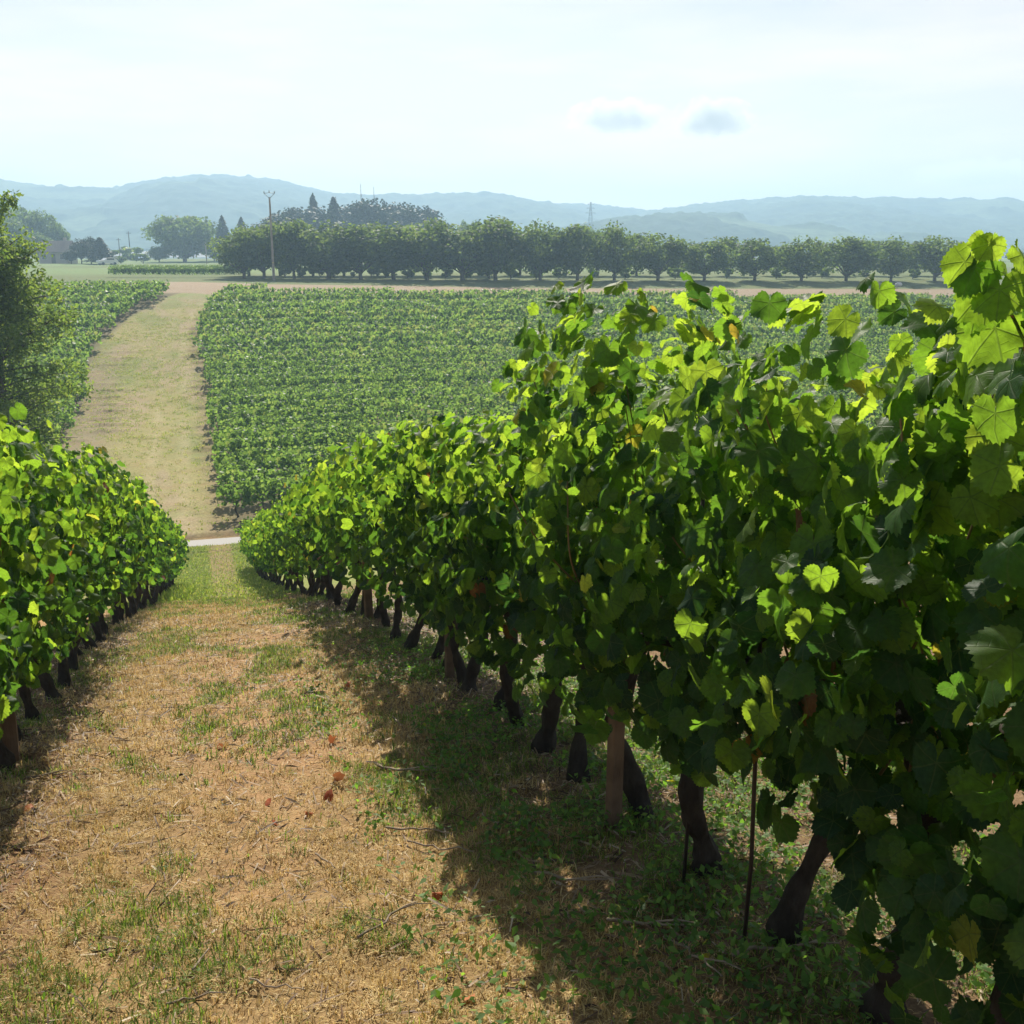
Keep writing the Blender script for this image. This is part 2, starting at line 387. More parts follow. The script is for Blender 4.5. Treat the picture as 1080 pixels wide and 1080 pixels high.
# ------------------------------------------------------------------ hills
def hill(pts, D, depth, name, seed, step=3.2, amp=6.5):
    pts = np.array(pts, float); us = []
    for px, py in pts:
        l, fo, dn = ray(px, py); us.append((D * l / fo, EYE - D * dn / fo))
    us = np.array(us); xs = np.arange(us[0, 0], us[-1, 0], step)
    rid = np.interp(xs, us[:, 0], us[:, 1]); k = np.hanning(25); k /= k.sum(); rid = np.convolve(np.pad(rid, 12, 'edge'), k, 'valid')
    tt = np.concatenate([np.linspace(-1, 0, int(depth / 4.2)), np.linspace(0, 1, 24)[1:]])
    X, Tt = np.meshgrid(xs, tt)
    Y = D + np.where(Tt < 0, Tt * depth, Tt * depth * .6)
    prof = np.where(Tt < 0, 1 - (-Tt) ** 1.35, 1 - Tt ** 2 * .7)
    spur = fbm(X / 170, Y / 240, seed, 3) - .5
    Hh = rid[None] * np.clip(prof, 0, 1) + spur * 46 * np.clip(-Tt * 3, 0, 1) * np.clip((1 + Tt) * 2, 0, 1)
    # rounded tree crowns over the wooded slope
    cell = 8.5; cx, cyy = X / cell, Y / cell; best = np.full(X.shape, 9.)
    for dx in (-1, 0, 1):
        for dy in (-1, 0, 1):
            ix, iy = np.floor(cx) + dx, np.floor(cyy) + dy
            best = np.minimum(best, (ix + hash2(ix, iy, seed) - cx) ** 2 + (iy + hash2(ix, iy, seed + 5) - cyy) ** 2)
    crown = np.sqrt(np.clip(1 - best * .9, 0, 1)) * amp * (.5 + .9 * vnoise(X / 12, Y / 12, seed + 3))
    Z = np.maximum(Hh, -2) + crown
    n_y, n_x = X.shape; ii = (np.arange(n_y - 1)[:, None] * n_x + np.arange(n_x - 1)[None])
    clear = sm(.60, .68, fbm(X / 90, Y / 130, seed + 9, 3))
    Z = Z - crown * .8 * clear
    C = lerp(np.broadcast_to(np.array([.045, .075, .035]), X.shape + (3,)), [.09, .13, .055], clear)
    C = lerp(C, [.025, .05, .028], .8 * sm(.5, .6, fbm(X / 60, Y / 80, seed + 21, 3)) * (1 - clear))
    m = MB(); m.add(np.stack([X, Y, Z], -1), np.concatenate([np.stack([ii, ii + 1, ii + n_x + 1], -1).reshape(-1, 3), np.stack([ii, ii + n_x + 1, ii + n_x], -1).reshape(-1, 3)]), earth=C.reshape(-1, 3))
    return tag(link(name, m.mesh(name, HILL)), None, None, kind='structure')
t = NT('wooded_hill'); n = t.noise(.12, t.pos(), 5)
HILL = t.surf(t.pr(t.mix(1.0, t.attr('earth', 'Vector'), t.ramp(n, [(.3, .6), (.7, 1.4)]), 'MULTIPLY'), .95, .05))
hill([(-260, 196), (-120, 182), (0, 191), (30, 197), (60, 201), (110, 203), (135, 200), (180, 191), (230, 189), (270, 191), (310, 200), (345, 208), (400, 212), (440, 214), (470, 212), (520, 219), (560, 223), (600, 221), (640, 226), (690, 232), (740, 240), (820, 255)], 1500, 620, 'hills', 3)
hill([(560, 262), (620, 246), (660, 232), (690, 227), (730, 222), (770, 217), (810, 214), (850, 212), (900, 213), (960, 217), (1010, 219), (1080, 217), (1180, 212), (1330, 222)], 1300, 520, 'hills', 17)
hill([(540, 268), (600, 252), (650, 241), (700, 234), (745, 234), (790, 245), (830, 258), (880, 268)], 900, 260, 'hills', 29, 2.4, 6)

# ------------------------------------------------------------------ leaves
def leaf_base(kind):
    th = np.radians([0, 14, 27, 40, 54, 70, 84, 98, 112, 130, 150, 168, 178])
    rr = np.array([1.0, .95, .86, .88, .91, .86, .79, .79, .77, .72, .66, .46, .10])
    if kind == 'hi':
        a = np.linspace(-178, 178, 58) * PI / 180; r = np.interp(np.abs(a), th, rr)
        r = r * (1 + .05 * np.where(np.arange(58) % 2 == 0, 1, -1) * (np.abs(a) < 2.9))
        outer = np.stack([np.sin(a) * r, np.cos(a) * r], -1); inner = outer[::2] * .55
        m = len(outer); k = len(inner)
        V = np.concatenate([outer, inner, [[0, 0]]]); T = []
        for i in range(k):
            j = (i + 1) % k
            if i == k - 1: T += [[2 * i, 2 * i + 1, m + i], [m + k, m + i, 2 * i + 1]]; continue
            T += [[2 * i, 2 * i + 1, m + i], [2 * i + 1, m + j, m + i], [2 * i + 1, 2 * i + 2, m + j], [m + k, m + i, m + j]]
        return V, np.array(T)[:, ::-1]
    if kind == 'mid':
        a = np.radians([-172, -140, -108, -84, -54, -27, 0, 27, 54, 84, 108, 140, 172]); r = np.interp(np.abs(a), th, rr)
        V = np.concatenate([np.stack([np.sin(a) * r, np.cos(a) * r], -1), [[0, 0.08]]])
        return V, np.array([[13, i + 1, i] for i in range(12)])
    if kind == 'low':
        V = np.array([[0, 1], [-.85, .3], [-.5, -.55], [.5, -.55], [.85, .3], [0, 0]])
        return V, np.array([[5, 0, 1], [5, 1, 2], [5, 3, 4], [5, 4, 0], [5, 2, 3]])
    V = np.array([[0, 1], [-.8, 0], [0, -.6], [.8, 0]])
    if kind == 'slim': V = V * np.array([.55, 1])
    return V, np.array([[0, 1, 2], [0, 2, 3]])
LB = {k: leaf_base(k) for k in ('hi', 'mid', 'low', 'quad', 'slim')}
def add_leaves(mb, kind, P, N, T, S, tint, curl=.35):
    V, Fc = LB[kind]; n, m = len(P), len(V)
    N = nrm(N); T = nrm(T - N * np.sum(T * N, -1, keepdims=True)); B = np.cross(T, N)
    x, y = V[:, 0][None], V[:, 1][None]; r2 = x * x + y * y
    g = lambda s: RNG.normal(0, 1, (n, 1)) * s
    z = -(curl * .8 + g(curl * .85)) * x * x - (curl * .7 + g(curl * .75)) * y * np.abs(y) + g(curl * .4) * x * y
    z = z + .12 * np.sin(3 * np.arctan2(x, y) + RNG.uniform(0, 6.3, (n, 1))) * r2
    if kind == 'hi': z = z - .06 * np.cos(6 * np.arctan2(x, y)) * r2 + .035 * np.sin(x * 9 + RNG.uniform(0, 6, (n, 1))) * np.sin(y * 8)
    W_ = P[:, None] + S[:, None, None] * (x[..., None] * B[:, None] + y[..., None] * T[:, None] + z[..., None] * N[:, None])
    idx = (np.arange(n)[:, None, None] * m + Fc[None])
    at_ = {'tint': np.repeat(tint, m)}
    if kind in ('hi', 'mid'): at_['lv'] = np.concatenate([np.tile(V, (n, 1)), np.repeat(RNG.uniform(0, 50, n), m)[:, None]], 1)
    else: at_['lv'] = np.zeros((n * m, 3))
    mb.add(W_.reshape(-1, 3), idx.reshape(-1, 3), **at_)

def vine_leaves(kind, halfw, nsh, per, nfill, size, top=1.62, tufts=1, low=.48, thick=.17):
    """Leaf positions of one trellised vine; the row runs along local y."""
    Ps, Ns, Ts, Ss, canes = [], [], [], [], []
    for s in range(nsh):
        y0 = -halfw + 2 * halfw * (s + RNG.uniform(.1, .9)) / nsh; x0 = RNG.normal(0, .05)
        ln = (top - .68) * RNG.uniform(.82, 1.04); lean = RNG.normal(0, thick); ly = RNG.normal(0, .12)
        if RNG.random() < .22 * tufts: ln *= RNG.uniform(1.03, 1.13)
        tt = np.linspace(0, 1, per) ** .8; amp = RNG.uniform(-.09, .09)
        x = x0 + lean * np.sin(tt * 1.5) + amp * np.sin(tt * 5); y = y0 + ly * tt + .05 * np.sin(tt * 6 + s); z = .68 + ln * tt
        if RNG.random() < .28:
            droop = tt ** 2 * RNG.uniform(.1, .4); z = z - droop; x = x + np.sign(lean) * droop * .5
        pts = np.stack([x, y, z], -1); canes.append(pts)
        ang = RNG.uniform(0, 6.28) + np.arange(per) * PI + RNG.normal(0, .6, per)
        pl = RNG.uniform(.05, .14, per) * (1 - .55 * tt ** 3)
        side = np.stack([np.cos(ang) * 1.25, np.sin(ang) * .8, RNG.uniform(-.5, .5, per)], -1)
        Ps.append(pts + side * pl[:, None]); Ss.append(size * RNG.uniform(.62, 1.1, per) * np.where(tt > .88, .68, 1))
    q = nfill
    sx = np.where(RNG.random(q) < .5, -1, 1); z = low + (top - low) * RNG.beta(1.25, 1.15, q); y = RNG.uniform(-halfw * 1.12, halfw * 1.12, q)
    prof = .20 + .15 * np.sin(np.clip((z - low) / (top - low), 0, 1) * PI) + .06 * np.sin(y * 9 + z * 7 + RNG.uniform(0, 6))
    Ps.append(np.stack([sx * (prof * RNG.uniform(.55, 1.15, q)), y, z], -1)); Ss.append(size * RNG.uniform(.5, 1.18, q))
    P = np.concatenate(Ps); S = np.concatenate(Ss); n = len(P)
    sg = np.sign(P[:, 0] + RNG.normal(0, .05, n)); upw = .35 + .9 * sm(top - .3, top + .1, P[:, 2])
    N = np.stack([sg * np.clip(np.abs(P[:, 0]) * 4, .35, 1.1), 0 * sg, upw], -1) + RNG.normal(0, .55, (n, 3)) * [.8, 1.25, 1]
    T = np.stack([sg * .25, 0 * sg, -1 + 0 * sg], -1) + RNG.normal(0, .55, (n, 3))
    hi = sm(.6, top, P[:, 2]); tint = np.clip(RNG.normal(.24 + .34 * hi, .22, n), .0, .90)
    odd = RNG.random(n); tint = np.where(odd < .008, RNG.uniform(.92, .965, n), tint); tint = np.where(odd > .997, RNG.uniform(.97, 1, n), tint)
    return P, N, T, S, tint, canes

def trunk_mesh(seed, h=.72, r=.030):
    global RNG
    m = MB(); tt = np.linspace(0, 1, 30); a, b = RNG.uniform(-.10, .10, 2); c, d = RNG.uniform(-.045, .045, 2)
    x = a * np.sin(tt * 3.0) + c * np.sin(tt * 8 + seed); y = b * np.sin(tt * 2.6) + d * np.sin(tt * 7.0 + 1)
    p = np.stack([x, y, -.06 + (h + .06) * tt], -1)
    rad = r * (1.1 - .32 * tt + .35 * np.exp(-((tt - .10) / .07) ** 2)) * (1 + .14 * np.sin(tt * 17 + seed) + .10 * np.sin(tt * 41 + seed * 2))
    rad[-3:] *= 1.25
    sg = 16; n0 = len(p); tube(m, p, rad, sg, .07)
    V = m.V[0]; th = np.tile(np.arange(sg) / sg * 2 * PI, n0); zz = np.repeat(tt, sg); ctr = np.repeat(p, sg, 0)
    k = 1 + .16 * np.sin(th * 5 + zz * 9 + seed) * (.5 + .5 * np.sin(zz * 23 + th)) + .08 * np.sin(th * 3 - zz * 14)
    V[:n0 * sg] = ctr + (V[:n0 * sg] - ctr) * k[:, None]
    for s in (-1, 1):
        q = np.stack([x[-1] + np.linspace(0, RNG.uniform(-.04, .04), 5), y[-1] + s * np.linspace(0, .22, 5), h - .02 + .07 * np.sin(np.linspace(0, 1.5, 5))], -1)
        tube(m, q, np.linspace(r * .75, r * .35, 5), 8, .15)
    return m.mesh('trunk', VBARK)
TRUNKS = [trunk_mesh(i) for i in range(8)]
def bunch_mesh():
    m = MB()
    for k in range(26):
        z = -k / 26 * .13; rr = .032 * (1 - k / 34)
        a = k * 2.4; blob(m, (math.cos(a) * rr, math.sin(a) * rr, z), (.0095,) * 3, 0, .04, 5, 7)
    return m.mesh('grape_bunch', GRAPE)
BUNCH = [bunch_mesh() for _ in range(2)]
def cane_mesh(p):
    p = p[:int(len(p) * .8)]; m = MB(); tube(m, p, np.linspace(.0038, .0018, len(p)), 5, 0, False); return m.mesh('cane', CANE)

ORD = ['nearest', 'second', 'third', 'fourth', 'fifth', 'sixth', 'seventh', 'eighth', 'ninth', 'tenth', 'eleventh', 'twelfth', 'thirteenth', 'fourteenth', 'fifteenth', 'sixteenth', 'seventeenth', 'eighteenth', 'nineteenth', 'twentieth']
TENS = {2: 'twenty', 3: 'thirty', 4: 'forty'}
def ordinal(i):
    if i < 20: return ORD[i]
    n = i + 1; u = n % 10
    return (TENS[n // 10] + '-' + ('first second third fourth fifth sixth seventh eighth ninth'.split()[u - 1])) if u else {30: 'thirtieth', 40: 'fortieth'}[n]

# shared variants for the mid distance
MIDV = []
for v in range(9):
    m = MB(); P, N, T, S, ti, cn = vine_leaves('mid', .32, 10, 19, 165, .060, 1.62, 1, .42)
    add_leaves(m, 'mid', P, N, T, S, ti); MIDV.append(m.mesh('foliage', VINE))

def vine_row(ys, x, side, heights, hi_until, words, tophook=None):
    nv = len(ys)
    for i, y in enumerate(ys):
        xx = x + RNG.normal(0, .025); z = float(ground_height(np.array(xx), np.array(y)))
        H = heights(y)
        look = random.choice(['thick twisted trunk', 'slender dark trunk', 'gnarled dark trunk', 'leaning dark trunk', 'knotty dark trunk'])
        if i < (nv + 1) // 2 and i < 25: lab = f'{ordinal(i)} grapevine from the camera in the row {words}, {look}'
        else:
            j = nv - 1 - i; lab = f'{"last" if j == 0 else ordinal(j) + "-to-last" if j < 20 else ordinal(j) + " from last"} grapevine before the road in the row {words}'
        root = thing('grapevine', lab, 'grapevine', (xx, y, z), f'vines in the row {words}')
        tr = link('trunk', TRUNKS[(i * 3 + (1 if side > 0 else 5)) % 8], root)
        tr.rotation_euler = (0, 0, RNG.uniform(0, 6.28)); sc_ = RNG.uniform(.8, 1.25); tr.scale = (sc_, sc_, 1)
        if y < hi_until:
            m = MB(); top = H
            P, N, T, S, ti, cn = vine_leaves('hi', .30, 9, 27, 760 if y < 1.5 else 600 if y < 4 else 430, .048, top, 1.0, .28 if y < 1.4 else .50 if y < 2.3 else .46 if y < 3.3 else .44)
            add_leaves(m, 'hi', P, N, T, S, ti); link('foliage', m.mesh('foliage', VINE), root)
            for p in cn: link('cane', cane_mesh(p), root)
            if i % 3 == 1:
                for k in range(2):
                    b = link('grape_bunch', BUNCH[k], root); b.location = (-.16 * side * (1 if k else .6), RNG.uniform(-.2, .2), RNG.uniform(.68, .85)); b.scale = (1.3,) * 3
        else:
            f = link('foliage', MIDV[RNG.integers(9)], root); f.scale = (RNG.uniform(.92, 1.1), RNG.uniform(.95, 1.12), H / 1.62); f.rotation_euler = (0, 0, PI * RNG.integers(2))
            if i % 4 == 2:
                b = link('grape_bunch', BUNCH[0], root); b.location = (-.15 * side, .05, .72); b.scale = (1.3,) * 3
near_y = [.3, .75, 1.2, 1.62, 2.05, 2.5, 2.97, 3.5, 3.89, 4.33, 4.7, 5.1, 5.42, 5.85, 6.4, 6.89, 7.4, 8.05, 8.5]
yr = near_y + list(np.arange(9.05, 33.8, .56))
yl = list(np.arange(2.6, 27.2, .56))
HR = lambda y: float(np.interp(y, [0, .9, 1.4, 1.9, 2.2, 2.5, 2.8, 3.1, 3.4, 3.6, 3.9, 4.4, 5.6, 8, 12, 34], [1.64, 1.66, 1.58, 1.50, 1.40, 1.38, 1.76, 1.86, 1.74, 1.68, 1.48, 1.42, 1.53, 1.55, 1.54, 1.62])) + RNG.uniform(-.04, .05)
HL = lambda y: float(np.interp(y, [2, 5, 12, 27], [1.6, 1.6, 1.62, 1.6])) + RNG.uniform(-.05, .05)
vine_row(yr, 1.35, 1, HR, 6.6, 'right of the grassy lane')
vine_row(yl, -1.02, -1, HL, 8.3, 'left of the grassy lane')

# posts and stakes
def post(px_y, x, y, label, h=1.45, w=.055):
    m = MB(); z0 = float(ground_height(np.array(x), np.array(y)))
    box(m, (0, 0, h / 2 - .1), (w, w * .8, h + .2), .1, .94)
    o = link('trellis_post', m.mesh('trellis_post', WOOD, False), None, (x, y, z0)); o.rotation_euler = (random.uniform(-.03, .03), random.uniform(-.03, .03), random.uniform(-.2, .2))
    tag(o, label, 'post', 'wooden trellis posts')
post(0, 1.27, 2.95, 'brown wooden post touching a thick vine trunk near the camera', 1.0, .046)
post(0, 1.32, 5.6, 'brown wooden trellis post, middle one of the right vine row', 1.1, .05)
post(0, 1.30, 8.6, 'brown wooden trellis post, farthest one of the right vine row', 1.3, .065)
post(0, -.98, 4.92, 'pale brown wooden post at the near end of the left vine row', 1.2, .085)
for x, y, lab in ((1.27, 2.42, 'thin dark metal stake beside a thick leaning vine trunk'), (1.24, 2.02, 'thin dark metal stake with a kink, closest to the camera')):
    m = MB(); tube(m, [(0, 0, -.1), (.01, 0, .25), (0, .01, .9), (.015, .01, 1.2)], .0055, 6)
    tag(link('vine_stake', m.mesh('vine_stake', METAL), None, (x, y, float(ground_height(np.array(x), np.array(y))))), lab, 'stake', 'metal vine stakes')

# ------------------------------------------------------------------ far vineyard
def field_mesh(kind, nsh, per, fill, size, mat=FIELDLEAF):
    m = MB(); P, N, T, S, ti, cn = vine_leaves(kind, .58, nsh, per, fill, size, 1.62, 1.0, .45, .13)
    add_leaves(m, kind, P, N, T, S, ti, .3)
    return m
FV = [field_mesh('low', 8, 14, 90, .115).mesh('foliage', FIELDLEAF) for _ in range(7)]
LOWV = []
for v in range(8):
    m = field_mesh('quad', 7, 9, 44, .16); LOWV.append((np.concatenate(m.V), np.concatenate(m.T), np.concatenate(m.A['tint'])))
FAR_V = []
for v in range(8):
    m = field_mesh('quad', 6, 7, 26, .21); FAR_V.append((np.concatenate(m.V), np.concatenate(m.T), np.concatenate(m.A['tint'])))
spots = []
row_i = 0; ROWV = {}
for yrow in np.arange(43.3, 127, 2.2):
    row_i += 1; ROWV[row_i] = (RNG.normal(0, .07), RNG.uniform(.90, 1.06))
    for sgn in (1, -1):
        l, r = strip_edges(np.array(yrow)); k = 0; jit = RNG.uniform(-.55, .35)
        while k < 130:
            x = (r + .5 + k * 1.05 + jit) if sgn > 0 else (l - .5 - k * 1.05 + jit); k += 1
            if yrow > field_end(np.array(x)): 
                if sgn > 0: break
                continue
            u, v, dd = proj((x, yrow, gz(yrow) + .9))
            if u > 1180 or u < -90: 
                if (sgn > 0 and u > 1180) or (sgn < 0 and u < -90): break
            spots.append((float(x + RNG.normal(0, .08)), float(yrow + RNG.normal(0, .04)), row_i, sgn, float(u), float(v)))
def seen(s):
    x, y, ri, sgn, u, v = s
    if sgn > 0: lim = np.interp(v, [300, 340, 390, 425, 490, 530, 560], [640, 600, 470, 415, 345, 300, 268]); return u < lim and u > 180
    return v < 455 and u > 0
vis = [s for s in spots if seen(s)]
vis.sort(key=lambda s: s[1] + .02 * abs(s[0]))
NIND = 300 - len(yr) - len(yl)
ind = set(id(s) for s in vis[:NIND]); protos = []
for s in vis[:NIND]:
    x, y, ri, sgn, u, v = s
    where = 'right of the grass strip' if sgn > 0 else 'left of the grass strip'
    lab = f'small bushy grapevine in the {ordinal(ri - 1) if ri > 1 else "first"} row beyond the road, {where}'
    z = float(gz(y)); scl = (1, RNG.uniform(.95, 1.12), RNG.uniform(.95, 1.05) * ROWV[ri][1])
    if len(protos) < 7:
        root = thing('grapevine', lab, 'grapevine', (x, y, z), 'vines of the far vineyard', PI / 2)
        link('foliage', FV[len(protos)], root); link('trunk', TRUNKS[len(protos)], root); protos.append(root); root.scale = scl
    else:
        dup(protos[RNG.integers(7)], (x, y, z), PI / 2 + PI * RNG.integers(2), lab, scl)
mb = MB()
for s in spots:
    if id(s) in ind: continue
    x, y, ri, sgn, u, v = s
    V, T, ti = (LOWV if y < 82 else FAR_V)[RNG.integers(8)]
    f = 1 if RNG.random() < .5 else -1
    k = RNG.uniform(.9, 1.15); kz = RNG.uniform(.95, 1.04) * ROWV[ri][1]
    mb.add(np.stack([-f * V[:, 1] + x, f * V[:, 0] * k + y, V[:, 2] * kz + float(gz(y))], -1), T, tint=np.clip(ti + .07 + ROWV[ri][0] + RNG.normal(0, .09), 0, .97))
tag(link('vineyard_rows', mb.mesh('vineyard_rows', FIELDLEAF)), 'distant green vineyard rows covering the slope below the walnut trees', 'vines', None, 'stuff')

# ------------------------------------------------------------------ trees
def tree_meshes(h, w, trunk_h, nclump, per, leaf, kind='quad', mat=TREELEAF, seed=0, shape=1.0, trunk_r=.16):
    m = MB(); cen, rad = [], []
    H = h - trunk_h; cz = trunk_h + H * .5
    for k in range(nclump):
        d = nrm(RNG.normal(0, 1, 3)); rr = RNG.uniform(.35, .92) ** .6
        p = np.array([d[0] * w / 2 * rr * .86, d[1] * w / 2 * rr * .86, cz + d[2] * H / 2 * rr * .86])
        tz = (p[2] - trunk_h) / H
        if tz < .25: p[:2] *= .85
        cen.append(p); rad.append(RNG.uniform(.13, .24) * min(w, H))
    Ps, Ns = [], []
    for c, r in zip(cen, rad):
        d = nrm(RNG.normal(0, 1, (per, 3))); q = RNG.uniform(.35, 1.0, (per, 1)) ** .5
        Ps.append(c + d * q * r * np.array([1.1, 1.1, .82])); Ns.append(d + RNG.normal(0, .5, (per, 3)) + [0, 0, .35])
    P = np.concatenate(Ps); N = np.concatenate(Ns); n = len(P)
    tint = np.clip(np.repeat(RNG.normal(.45, .16, nclump), per) + RNG.normal(0, .15, n), 0, 1)
    add_leaves(m, kind, P, N, RNG.normal(0, 1, (n, 3)) + [0, 0, -.4], leaf * RNG.uniform(.6, 1.25, n), tint, .3)
    crown = m.mesh('crown', mat)
    m = MB(); tt = np.linspace(0, 1, 7)
    tube(m, np.stack([.12 * np.sin(tt * 3), .08 * np.sin(tt * 4), -.3 + (trunk_h + H * .45 + .3) * tt], -1), trunk_r * (1.25 - .85 * tt), 9, .08)
    for c in cen[::3]:
        b = np.array([0, 0, trunk_h * RNG.uniform(.75, 1.15)]); mid = (b + c) / 2 + [0, 0, -.1]
        tube(m, [b, mid, c], [trunk_r * .45, trunk_r * .28, trunk_r * .1], 5, 0, False)
    return crown, m.mesh('trunk', TBARK)
def plant_tree(name, ms, loc, label, cat, group=None, scale=(1, 1, 1)):
    root = thing(name, label, cat, loc, group, RNG.uniform(0, 6.28)); root.scale = scale
    link('crown', ms[0], root); link('trunk', ms[1], root); return root

WAL = [tree_meshes(7.0, 7.0, .75, 52, 66, .23, seed=i, trunk_r=.17) for i in range(6)]
front = [(988, 250, 118.9), (941, 249, 119.6), (894, 251, 120.4), (846, 251, 121.2), (797, 252, 122), (743, 249, 123), (694, 247, 124), (648, 238, 125), (609, 237, 126), (570, 237, 127), (523, 232, 128), (488, 239, 129), (450, 229, 130.5), (415, 234, 132), (380, 236, 133.5), (345, 234, 135), (310, 234, 136.5), (277, 234, 138), (256, 242, 139)]
for i, (px, top, Y) in enumerate(front):
    Y += 6.0; b = atx(px, Y); b[2] = float(ground_height(np.array(b[0]), np.array(Y)))
    h = at(px, top, Y)[2] - b[2]; n = len(front)
    lab = (f'{"rightmost" if i == 0 else ordinal(i) + " from right"} round walnut tree in the front row across the plateau' if i < 10 else
           f'{"leftmost" if i == n - 1 else ordinal(n - 1 - i) + " from left"} dense walnut tree in the front row across the plateau')
    h *= RNG.uniform(.93, 1.06); wsc = RNG.uniform(1.02, 1.26) if i < 10 else RNG.uniform(1.3, 1.6) * (1 if i < 16 else .74)
    plant_tree('walnut_tree', WAL[i % 6], b, lab, 'tree', 'walnut trees in the front row', (wsc, wsc, h / 6.7))
for i, px in enumerate([262, 295, 330, 362, 398, 432, 470, 506, 548, 590, 630, 672, 720, 768, 820, 868, 916, 966]):
    Y = 154 - i * .7 if i < 12 else 144 - (i - 12) * .7; b = atx(px, Y); b[2] = float(ground_height(np.array(b[0]), np.array(Y)))
    h = at(px, [236, 233, 238][i % 3] + (6 if i > 9 else 0) + (10 if i > 11 else 0), Y)[2] - b[2]
    plant_tree('walnut_tree', WAL[(i + 3) % 6], b, 'walnut tree half hidden behind the front walnut row', 'tree', 'walnut trees of the rear row', (1.05, 1.05, h / 7.1))
SHRUB = [tree_meshes(1.6, 2.6, .1, 12, 60, .16, mat=BUSHLEAF, trunk_r=.05) for _ in range(3)]
for i, px in enumerate([300, 318, 337, 352, 372, 391, 407, 430, 447, 470, 492, 515, 540, 566, 590, 625, 660, 712, 768, 820, 868, 915, 965]):
    Y = 146.5 - i * .8 + RNG.uniform(0, 3); b = atx(px, Y); b[2] = float(ground_height(np.array(b[0]), np.array(Y))); s = RNG.uniform(.9, 1.5) * (1 if i < 16 else .8)
    plant_tree('shrub', SHRUB[i % 3], b, 'low pale green shrub growing among the walnut trunks', 'shrub', 'shrubs under the walnut trees', (s, s, s))

def conifer(h, w, n=2200):
    m = MB(); z = RNG.beta(1, 1.6, n); a = RNG.uniform(0, 6.28, n); lay = 1 + .22 * np.sin(z * 38 + np.sin(a * 3) * 1.2)
    r = w / 2 * (1 - z) ** .85 * lay * RNG.uniform(.35, 1.05, n) ** .6 + .05
    P = np.stack([np.cos(a) * r, np.sin(a) * r, h * (.10 + .90 * z) - .12 * r], -1)
    T = np.stack([np.cos(a), np.sin(a), -.5 + 0 * a], -1) + RNG.normal(0, .3, (n, 3)); N = np.stack([np.cos(a) * .5, np.sin(a) * .5, 1 + 0 * a], -1) + RNG.normal(0, .5, (n, 3))
    add_leaves(m, 'slim', P, N, T, RNG.uniform(.35, .7, n) * h / 14, np.clip(RNG.normal(.45, .22, n), 0, 1))
    cr = m.mesh('crown', CONIFER); m = MB(); tube(m, [(0, 0, -.3), (0, 0, h * .5), (0, 0, h * .97)], [h * .016, h * .01, .02], 7)
    return cr, m.mesh('trunk', TBARK)
CON = [conifer(14, 5.5), conifer(14, 7), conifer(14, 8)]
DARK = [tree_meshes(14, 10, 2.2, 50, 60, .45, mat=CONIFER, trunk_r=.25) for _ in range(2)]
for i, (px, top, kind) in enumerate([(296, 222, 3), (306, 218, 4), (320, 215, 3), (333, 204, 0), (343, 214, 3), (354, 207, 1), (366, 213, 3), (379, 211, 4), (390, 208, 4), (400, 213, 3), (410, 211, 3), (422, 212, 4), (433, 214, 3), (446, 216, 4), (456, 226, 4)]):
    Y = 285 + (i * 7) % 26; b = atx(px, Y); b[2] = float(gz(Y)); h = at(px, top, Y)[2] - b[2]
    ms = CON[kind] if kind < 3 else DARK[kind - 3]
    lab = [f'tall pointed dark conifer rising above the walnuts, {ordinal(i)} from left of its group', f'dark rounded pine rising above the walnuts, {ordinal(i)} from left of its group'][kind > 2].replace('nearest from left', 'leftmost')
    plant_tree('conifer', ms, b, lab, 'tree', 'dark conifers behind the walnuts', (1.35, 1.35, h / 14))
for px, top, Y, lab in ((237, 227, 300, 'narrow spire-shaped conifer left of the walnuts, the left one of two'), (257, 229, 290, 'narrow hazy conifer just left above the walnut row, the right one of two')):
    b = atx(px, Y); b[2] = float(gz(Y)); h = at(px, top, Y)[2] - b[2]; plant_tree('conifer', CON[0], b, lab, 'tree', 'conifers beside the walnut row', (1.1, 1.1, h / 14))
BROAD = [tree_meshes(13, 15, 1.0, 60, 70, .5, trunk_r=.3) for _ in range(3)]
BIG = tree_meshes(13, 21, .8, 90, 70, .5, trunk_r=.4)
def far_tree(px, top, Y, w, lab, ms, hh, ww, name='broadleaf_tree', cat='tree', group=None):
    b = atx(px, Y); b[2] = float(gz(Y)); h = at(px, top, Y)[2] - b[2]; wm = w / F * Y / ww
    plant_tree(name, ms, b, lab, cat, group, (wm, wm, h / hh))
far_tree(195, 224, 300, 84, 'large broad dome-shaped tree in haze left of the utility pole', BIG, 13.2, 21)
far_tree(168, 259, 292, 26, 'small round tree in front of the big dome-shaped tree', BROAD[0], 13.2, 15)
far_tree(226, 250, 310, 30, 'pale tree beside the big dome-shaped tree', BROAD[1], 13.2, 15)
far_tree(247, 258, 270, 24, 'bushy tree at the left end of the walnut row', BROAD[2], 13.2, 15)
for i, (px, top, Y, w) in enumerate([(6, 212, 330, 50), (28, 214, 325, 40), (48, 222, 320, 36), (62, 234, 315, 28), (-25, 205, 335, 60), (15, 232, 300, 40), (40, 244, 296, 36)]):
    far_tree(px, top, Y, w, f'hazy broadleaf tree in the wood behind the house, {["at its top left", "at its top middle", "on its sloping shoulder", "at its right edge", "at the picture edge", "in its lower left", "just above the house"][i]}', BROAD[i % 3], 13.2, 15, group='trees of the wood behind the house')
for i, (px, top, Y, w, lab) in enumerate([(86, 250, 255, 20, 'dark round tree right beside the house'), (96, 249, 258, 18, 'dark tree between the house and the cypress'), (75, 262, 250, 14, 'small dark bush under the house roof')]):
    far_tree(px, top, Y, w, lab, DARK[i % 2], 14, 10)
